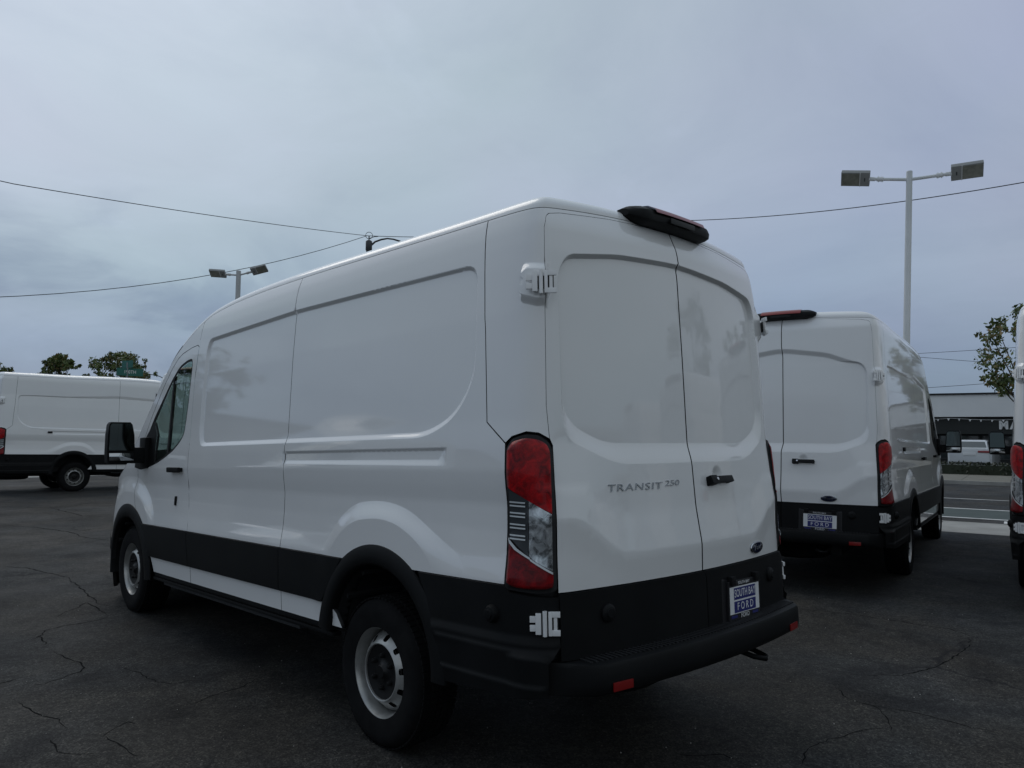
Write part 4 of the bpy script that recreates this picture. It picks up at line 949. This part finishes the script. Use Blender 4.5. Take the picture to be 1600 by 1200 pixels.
def tree(pos,h,cw,ch,seed,label,leaf=.17,clumps=26,per=75,low=None,group='street trees',kind='leafy_tree'):
    R_=random.Random(seed); t=empty(kind,pos,0,label,'tree',group); zc=h-ch/2; base=zc-ch*.55
    mb=MB(); lean=(R_.uniform(-.1,.1),R_.uniform(-.1,.1)); mb.tube([(0,0,-.05),(lean[0]*.3,lean[1]*.3,base*.5),(lean[0],lean[1],base)],[.13,.10,.08],9)
    tips=[]
    for i in range(clumps):
        a=R_.random()*6.283; u=R_.random(); zz=zc+(R_.random()*2-1)*ch*.42; rr=cw*.5*math.sqrt(max(.05,1-((zz-zc)/(ch*.5))**2))*(.35+.62*math.sqrt(u))
        tips.append(Vector((rr*math.cos(a)+lean[0],rr*math.sin(a)+lean[1],zz)))
    fork=Vector((lean[0],lean[1],base))
    for tp in tips:
        m=fork.lerp(tp,.5)+Vector((0,0,-.12*ch)) if tp.z>base else fork.lerp(tp,.5)
        mb.tube([fork,fork.lerp(m,.5)+Vector((R_.gauss(0,.05),R_.gauss(0,.05),.02)),m,tp],[.055,.04,.026,.008],6)
    mb.build('trunk',M_BARK,t,60)
    mb=MB()
    for tp in tips:
        r=R_.uniform(.20,.36)*cw/3.2+.06; leaf_faces(mb,tp,r,int(per*R_.uniform(.6,1.3)),leaf,R_)
        for _ in range(2): leaf_faces(mb,tp+Vector((R_.gauss(0,r),R_.gauss(0,r),R_.gauss(0,r*.6))),r*.45,int(per*.22),leaf,R_)
    mb.build('crown',M_LEAF,t); return t
tree(polar(15.75,44,-.1),5.7,2.9,2.9,11,'rounded leafy tree behind the green street sign, over the left van',clumps=40,per=120)
tree(polar(12.2,43,-.1),5.30,1.65,2.1,5,'small dark leafy tree above the roof of the left van, middle one of the three',clumps=34,per=120)
tree(polar(8.7,45,-.1),5.0,2.3,1.7,8,'low leafy tree at the left photo edge, its top over the van roof',clumps=36,per=100)
tree(polar(77.85,34,.0),6.45,3.6,3.4,21,'leafy tree with bare lower branch, at the right edge before the low shop',leaf=.19,clumps=34,per=85)
tree(Vector((*B2(30.5,-9),.0)),6.6,4.0,3.6,23,'street tree just past the right edge, mirrored in the van side',leaf=.2,clumps=30,per=60)
tree(Vector((*B2(30.5,-17),.0)),7.0,4.4,3.8,24,'tall leafy tree on the far pavement, right of the frame',leaf=.22,clumps=28,per=60)
# hedge
R_=random.Random(4); mb=MB()
for i in range(5200):
    t=-8+R_.random()*16; n=33.5+R_.random()*1.1; z=R_.random()*.55*(1-.12*abs(n-34.05)); z=min(z,.5+.05*math.sin(t*2.1)); leaf_faces(mb,(*B2(n,t),z),.08,1,.14,R_)
hd=tag(mb.build('hedge',M_HEDGE),'low dark clipped hedge between the far pavement and the shop','hedge')
mb=MB(); mb.prism([B2(33.6,-8),B2(34.5,-8),B2(34.5,8),B2(33.6,8)],.02,.42); mb.build('hedge_core',M_HEDGE,hd)

# ---------------------------------------------------------------- shop across the street
M_FAS=mat('fascia_grey',(.42,.43,.43),.7,fn=varied((.76,.77,.77),(.82,.825,.82),.5,0)); M_SHOP=mat('shop_dark',(.014,.017,.016),.6); M_FRM=mat('shop_frame',(.03,.032,.034),.5); M_WIN=mat('shop_glass',(.03,.036,.038),.05,coat=1.); M_WHT=mat('sign_white',(.75,.75,.74),.5); M_ROOFD=mat('roof_edge',(.012,.012,.014),.7)
MBX=frame((0,0,0),(*TD*-1,0),(*ND,0),(0,0,1))      # local x: to the viewer's right, y: away, z: up
shop=empty('shop_building',(0,0,0),0,'low flat-roofed shop with pale fascia over a dark front, across the road','building')
mb=MB(); mb.box(-30,25,46.0,60,2.74,3.98,MBX); mb.build('fascia',M_FAS,shop)
mb=MB(); mb.box(-30.1,25.1,45.9,60.1,3.985,4.07,MBX); mb.build('roof_edge',M_ROOFD,shop)
mb=MB(); mb.box(2.1,4.0,49,51,4.075,4.28,MBX); mb.build('roof_unit',M_ROOFD,shop)
mb=MB(); mb.box(-30,25,46.9,59,.02,2.735,MBX); mb.build('front_wall',M_SHOP,shop)
mb=MB(); mb.box(-30,25,46.25,46.88,1.78,2.70,MBX); mb.build('sign_board',M_SHOP,shop)
for i,x in enumerate(np.arange(-9,12,2.1)):
    mb=MB(); mb.box(x,x+1.98,46.82,46.88,.35,1.72,MBX); wn_=mb.build('window',M_FRM,shop)
    mb=MB(); mb.box(x+.07,x+1.91,46.795,46.818,.42,1.66,MBX); mb.build('pane',M_WIN,wn_)
vs,fs=text_mesh('MA',.60,.03,.95,align='LEFT',space=1.3,bold=.03); mb=MB(); mb.add(vs,fs,MBX@Matrix.Translation((.22,46.21,2.26))@Matrix.Rotation(math.pi/2,4,'X')); mb.build('sign_letters',M_WHT,shop)
mb=MB(); x=-9.
bunt=tag(mb.build('bunting_cord',M_WHT),'string of small white pennants hung under the shop fascia','bunting') if False else empty('bunting',(0,0,0),0,'string of small white pennants hung under the pale shop fascia','bunting')
mb.tube([MBX@Vector((-6+i*.5,45.96,2.66-.10*math.sin(math.pi*((i*.5)%4)/4))) for i in range(25)],.008,5); mb.build('cord',M_WHT,bunt)
pm=None
for i in range(22):
    x=-5.8+i*.52; z=2.66-.10*math.sin(math.pi*((x+6)%4)/4)
    if pm is None:
        mb=MB(); mb.prism([(-.065,0),(.065,0),(0,-.12)],-.004,.004,frame((0,0,0),(*TD*-1,0),(0,0,1),(*ND,0))); ob=mb.build('pennant',M_WHT,bunt); pm=ob.data
    else: ob=link('pennant',pm,bunt)
    ob.location=MBX@Vector((x,45.955,z-.01)); ob.rotation_euler=(0,0,random.uniform(-.8,.8))
# neighbours along the left street, out of the frame to the left
M_FARB=mat('far_building',(.22,.215,.20),.8,fn=varied((.19,.185,.17),(.25,.245,.23),.3,0))
fb=empty('corner_building',(0,0,0),0,'low pale building across the left street, outside the left edge','building')
mb=MB(); mb.box(-60,-3,46,58,-.1,4.2); mb.build('wall',M_FARB,fb)
mb=MB(); mb.box(-60.2,-2.8,45.8,58.2,4.21,4.5); mb.build('parapet',M_SHOP,fb)
for i in range(9):
    mb=MB(); mb.box(-58+i*6,-58+i*6+4,45.93,45.99,.6,2.9); mb.build('window',M_WIN,fb)
# dark rooftop-high neighbours so the street goes on
M_FARB=mat('far_building',(.22,.215,.20),.8,fn=varied((.19,.185,.17),(.25,.245,.23),.3,0))

M_DLR=mat('showroom_wall',(.10,.10,.10),.7,fn=varied((.085,.085,.085),(.12,.12,.118),.4,0)); M_DLG=mat('showroom_glass',(.02,.024,.026),.06,coat=1.)
dl=empty('showroom_building',(0,0,0),0,'dark glazed showroom behind the photographer, mirrored in the van doors','building')
mb=MB(); mb.box(-26,34,-50,-40,-.05,5.6); mb.build('wall',M_DLR,dl)
mb=MB(); mb.box(-26.3,34.3,-50.3,-39.6,5.61,6.2); mb.build('parapet',M_FARB,dl)
for i in range(15):
    mb=MB(); mb.box(-25+i*3.9,-25+i*3.9+3.6,-39.98,-39.9,.4,4.2); mb.build('window',M_DLG,dl)

# ---------------------------------------------------------------- white saloon across the street
def sedan(loc,rz):
    M_SIL=mat('car_white',(.55,.57,.58),.3,coat=1.); M_CG=mat('car_glass',(.02,.025,.028),.05,coat=1.); M_TLR=mat('car_lamp_red',(.28,.015,.02),.3,coat=1.)
    t=empty('parked_car',loc,rz,'pale saloon car seen from behind, parked beyond the hedge at the shop','car')
    def sec(w,z0_,z1,k=.12): return [(-w,z0_),(-w,z1-k),(-w+k*.6,z1),(w-k*.6,z1),(w,z1-k),(w,z0_)]
    st=[(0,.80,.30,.85),(.06,.88,.24,1.02),(.35,.92,.22,1.06),(1.2,.93,.20,1.03),(2.4,.93,.20,1.0),(3.4,.93,.20,.96),(4.4,.90,.22,.84),(4.75,.78,.28,.70)]
    mb=MB();vs=[]
    for y,w_,a,b in st: vs+=[(x,y,z) for x,z in sec(w_,a,b)]
    n=len(st);fs=[(i*6+j,i*6+(j+1)%6,(i+1)*6+(j+1)%6,(i+1)*6+j) for i in range(n-1) for j in range(6)]+[tuple(range(6)),tuple((n-1)*6+j for j in range(6))]
    mb.add(vs,fs); mb.build('body',M_SIL,t,25)
    st=[(.55,.72,1.03,1.05),(1.05,.62,1.03,1.38),(1.5,.60,1.03,1.45),(2.3,.60,1.0,1.45),(2.7,.62,1.0,1.38),(3.5,.74,.95,.98)]
    mb=MB();vs=[]
    for y,w_,a,b in st: vs+=[(x,y,z) for x,z in [(-w_-.14*(b>1.1),a),(-w_,b-.05),(-w_+.08,b),(w_-.08,b),(w_,b-.05),(w_+.14*(b>1.1),a)]]
    n=len(st);fs=[(i*6+j,i*6+(j+1)%6,(i+1)*6+(j+1)%6,(i+1)*6+j) for i in range(n-1) for j in range(6)]+[tuple(range(6)),tuple((n-1)*6+j for j in range(6))]
    mb.add(vs,fs); mb.build('cabin',M_SIL,t,25)
    mb=MB(); mb.add([(-.64,.60,1.085),(.64,.60,1.085),(.54,1.02,1.365),(-.54,1.02,1.365)],[(0,1,2,3)]); mb.build('rear_window',M_CG,t)
    for s in (-1,1): mb=MB(); mb.add([(s*.775,1.0,1.06),(s*.775,2.75,1.03),(s*.64,2.5,1.37),(s*.645,1.2,1.36)],[(0,1,2,3)]); mb.build('side_window',M_CG,t)
    for s in (-1,1):
        mb=MB(); mb.box(min(s*.34,s*.86),max(s*.34,s*.86),-.025,.10,.86,.955,bev=.02); mb.build('tail_lamp',M_TLR,t,40)
    mb=MB(); mb.box(-.26,.26,-.02,.03,.72,.84,bev=.005); mb.build('number_plate',M_FAS,t,30)
    mb=MB(); mb.box(-.84,.84,-.045,.12,.26,.42,bev=.03); mb.build('lower_bumper',M_FRM,t,30)
    w_=None
    for x in (-.80,.80):
        for y in (.95,3.75):
            if w_ is None: mb=MB(); mb.lathe([(0,-.08),(.20,-.09),(.21,-.1),(.31,-.1),(.33,-.06),(.33,.06),(.31,.1),(.21,.1),(.20,.08),(0,.09)],28); w_=mb.build('wheel',M_TY,t,40); o=w_
            else: o=link('wheel',w_.data,t)
            o.location=(x,y,.33); o.rotation_euler=(0,math.pi/2,0)
    for s in (-1,1):
        mb=MB(); mb.box(min(s*.93,s*1.08),max(s*.93,s*1.08),2.75,2.85,.98,1.12,bev=.02); mb.build('wing_mirror',M_SIL,t,30)
    return t
cp_=polar(74.15,41.3,.02); sedan((cp_.x,cp_.y,.02),-math.radians(80))

# ---------------------------------------------------------------- lamps, sign, poles, wires
M_POLE=mat('pole_paint',(.44,.45,.45),.5,fn=varied((.40,.41,.41),(.48,.485,.48),1.5,0)); M_POLEW=mat('pole_white',(.6,.62,.62),.5,fn=varied((.58,.60,.60),(.68,.69,.69),1.2,0)); M_GAL=mat('galvanised',(.20,.21,.22),.5,metal=.4); M_LEDF=mat('lamp_face',(.20,.20,.16),.35,coat=.5,fn=varied((.16,.16,.13),(.24,.24,.20),14,0)); M_FIN=mat('lamp_housing',(.26,.265,.26),.5)
M_POLED=mat('pole_dark',(.05,.053,.058),.6)
def flood_pole(pos,h,ax,spread,tilt,hw,r0,label,M_=M_POLE,lean=(0,0)):
    t=empty('floodlight_pole',pos,ax,label,'lamp post','floodlight poles of the lot')
    mb=MB(); mb.tube([(0,0,-.1),(lean[0]*.5,lean[1]*.5,h*.55),(lean[0],lean[1],h)],[r0*1.25,r0*1.1,r0],16); mb.lathe([(0,h+.02),(r0*.9,h+.015),(r0*1.02,h)],16,Matrix.Translation((lean[0],lean[1],0))); mb.box(-r0*2.2,r0*2.2,-r0*2.2,r0*2.2,0,.03); mb.build('pole',M_,t,50)
    for sg in (-1,1):
        up=spread[1] if sg>0 else spread[2]
        a=Vector((lean[0],lean[1],h-.13)); e=Vector((lean[0]+sg*spread[0],lean[1],h-.13+up))
        mb=MB(); mb.tube([a,e],.028,8); d=(e-a).normalized(); mb.tube([a+(e-a)*.72,a+(e-a)*.90],.04,8); mb.tube([e-d*.02,e+d*.07],.036,8); 
        for k in (.76,.86): mb.tube([a+(e-a)*k+Vector((0,0,-.05)),a+(e-a)*k+Vector((0,0,.05))],.007,5)
        mb.build('arm',M_,t,50)
        X=Vector((d.x,0,d.z))*1.0; Y=Vector((0,1,0)); Z=X.cross(Y)
        if Z.z<0: Z=-Z
        Y=Z.cross(X); M=frame(e+d*.06,X,Y,Z)@Matrix.Rotation(math.radians(tilt)*-sg,4,'X')
        L_=hw; W=hw*.62
        mb=MB(); mb.box(0,L_,-W/2,W/2,-.02,.055,M,bev=.008); hd=mb.build('lamp_head',M_FIN,t,30)
        mb=MB(); mb.box(L_*.36,L_*.965,-W/2+.02,W/2-.02,-.028,-.0205,M); mb.build('lamp_face',M_LEDF,hd)
        mb=MB(); mb.box(L_*.325,L_*.345,-W/2,W/2,-.030,-.0205,M); mb.build('face_strip',M_WHT,hd)
        mb=MB(); mb.box(L_*.15,L_*.19,-W*.12,W*.12,-.026,-.0205,M); mb.build('sensor',M_POLED,hd)
    return t
D=14.3; pp=polar(70.35,D); flood_pole((pp.x,pp.y,0),6.02,-math.radians(70.75)-math.radians(0),(.55,.01,.09),36,.46,.048,'tall white pole with two flat floodlights, rising behind the right van',M_POLEW,lean=(.20,0))
D=26; pp=polar(23.15,D); flood_pole((pp.x,pp.y,0),6.72,-math.radians(23.5)+math.radians(-18),(.36,.10,.02),33,.50,.075,'grey pole with two tilted square floodlights, seen over the main van roof on the left')
# dark utility pole with curved lamp arm
pp=polar(32.3,38); up=empty('utility_pole',(pp.x,pp.y,0),-math.radians(32.3),'dark utility pole top with curved lamp arm, peeking over the main van roof','utility pole')
hz=1.52+38*math.tan(math.radians(14.05))
mb=MB(); mb.tube([(0,0,-.1),(0,0,hz*.5),(0,0,hz)],[.20,.17,.13],12); mb.build('pole',M_POLED,up,50)
mb=MB(); mb.lathe([(0,hz+.05),(.10,hz+.05),(.16,hz-.0),(.16,hz-.45),(.1,hz-.5)],14); mb.tube([(0,0,hz+.05),(0,0,hz+.28)],.03,8); mb.build('pole_cap',M_POLED,up,50)
mb=MB(); mb.tube([(.17*math.cos(t),0,hz+.30+.17*math.sin(t)) for t in np.linspace(0,6.283,19)],.015,6,caps=False); mb.tube([(0,0,hz+.15),(.25,0,hz+.25),(.45,0,hz+.28)],.02,6); mb.build('wire_bracket',M_GAL,up,50)
mb=MB(); mb.tube([(.05,0,hz-.25),(.3,0,hz-.0),(.6,0,hz+.13),(.9,0,hz+.20),(1.2,0,hz+.18),(1.55,0,hz+.09)],[.05,.048,.045,.04,.04,.045],8); mb.build('lamp_arm',M_POLED,up,50)
# far street lamp
pp=polar(18.6,60); sl_=empty('street_lamp',(pp.x,pp.y,0),-math.radians(18.6),'small far street lamp with curved arm, beside the left edge of the main van','street lamp')
mb=MB(); mb.tube([(0,0,-.1),(0,0,5.3)],[.09,.06],8); mb.build('pole',M_GAL,sl_,50)
mb=MB(); mb.tube([(0,0,5.25),(-.3,0,5.42),(-.7,0,5.52),(-1.05,0,5.54)],.035,6); mb.build('arm',M_GAL,sl_,50)
mb=MB(); mb.box(-1.45,-1.0,-.10,.10,5.49,5.58,bev=.03); mb.build('lamp_head',M_GAL,sl_,30)
# street name sign
M_SGN=mat('sign_green',(.012,.12,.095),.45); pp=polar(16.3,28.2); sg_=empty('street_sign',(pp.x,pp.y,0),-math.radians(16.3),'green street name sign with two crossed blades, over the roof of the left van','sign')
mb=MB(); mb.tube([(0,0,-.1),(0,0,3.78)],.03,8); mb.build('post',M_GAL,sg_,50)
def blade(w_,h_,z,rz,txt,cx):
    M=Matrix.Translation((cx,0,z))@Matrix.Rotation(rz,4,'Z'); mb=MB(); mb.box(-w_/2,w_/2,-.012,-.006,-h_/2,h_/2,M); b_=mb.build('sign_blade',M_SGN,sg_)
    if not txt: return
    mb=MB(); vs,fs=text_mesh(txt,h_*.62,.0005,.85); mb.add(vs,fs,M@Matrix.Translation((0,-.0135,0))@Matrix.Rotation(math.pi/2,4,'X')); mb.build('blade_lettering',M_WHT,b_)
blade(.80,.25,3.46,math.radians(8),'190TH',.08); blade(.56,.24,3.72,math.radians(-55),'',.0)
# overhead wires
M_WIRE=mat('wire_black',(.03,.032,.036),.7)
def wire(P,sag,r,label,n=22):
    mb=MB(); P=[Vector(p) for p in P]; pts=[]
    for a,b in zip(P,P[1:]):
        for i in range(n): t=i/n; p=a.lerp(b,t); p.z-=sag*4*t*(1-t); pts.append(p)
    pts.append(P[-1]); mb.tube(pts,r,5); return tag(mb.build('overhead_wire',M_WIRE,None,60),label,'wire','overhead wires')
def ez(az,el,D): 
    v=polar(az,D); return (v.x,v.y,1.5195+D*math.tan(math.radians(el)))
top=ez(32.15,14.45,38)
wire([ez(-4,16.6,24),ez(9.38,15.26,27),top],.10,.014,'upper wire crossing the left sky down to the utility pole')
wire([(-9.7,29.3,5.29),top],1.76,.014,'lower sagging wire on the left, passing behind the twin floodlights')
wire([top,ez(53.5,15.72,33),ez(77.6,15.84,27),ez(95,14.5,26)],.30,.016,'long wire in the right sky running behind the white floodlight pole')
wire([ez(66,5.55,60),ez(82,5.9,50)],.1,.014,'topmost of the three short wires between the right van and the tree')
wire([ez(66,6.1,55),ez(84,3.8,60)],.1,.014,'middle of the three short wires, dropping toward the right tree')
wire([ez(66,3.05,58),ez(84,4.1,50)],.1,.014,'lowest of the three short wires, just over the shop roof')

# ---------------------------------------------------------------- vans
GRP='white cargo vans parked on the lot'
_sxy=(0,0)
van1=make_van(0.,0.,.0339,'large white cargo van nearest the camera, seen from its rear left corner',GRP)
van1.location=(0,0,0)
def place(o,x,y,heading,z,label): o.location=(x,y,z); o.rotation_euler=(0,0,-math.radians(heading)); o['label']=label; return o
v5=place(copy_tree(van1),1.58,11.2,77,0,'white van mostly hidden behind the cab of the nearest van, roof corner showing')
vb=make_van(.24,.56,.015,'x',GRP,badge=False)
place(vb,4.188,1.765,76.92,-.015,'white high-roof van right of the nearest van, rear doors and right flank showing')
vl_=place(copy_tree(vb),.239,20.225,89.1,0,'white high-roof van side-on in the left background, under the street sign')
vl_.scale=(1,1,1.035)
place(copy_tree(vb),4.859,-1.083,76.99,-.027,'white van cut off by the right edge, tail light and wing mirror showing')
place(copy_tree(vb),-12.6,14.6,95,0,'white high-roof van outside the left edge, mirrored in the flank of the nearest van')
place(copy_tree(vb),5.50,-4.15,77,0,'white high-roof van outside the right edge, first beyond the cut-off one')
place(copy_tree(vb),6.15,-7.2,77,0,'white high-roof van outside the right edge, second beyond the cut-off one')
tree(Vector((16.5,-9.5,0)),7.2,4.2,3.8,31,'broad leafy tree by the lot edge, behind the photographer to the right',leaf=.2,clumps=30,per=60)
tree(Vector((21,-5.5,0)),6.4,3.4,3.2,32,'smaller leafy tree by the lot edge, out of frame to the right',leaf=.2,clumps=26,per=60)
tree(Vector((-8.5,25.0,0)),6.2,3.6,3.4,33,'leafy tree on the near pavement, outside the left edge of the photo',leaf=.2,clumps=28,per=60)
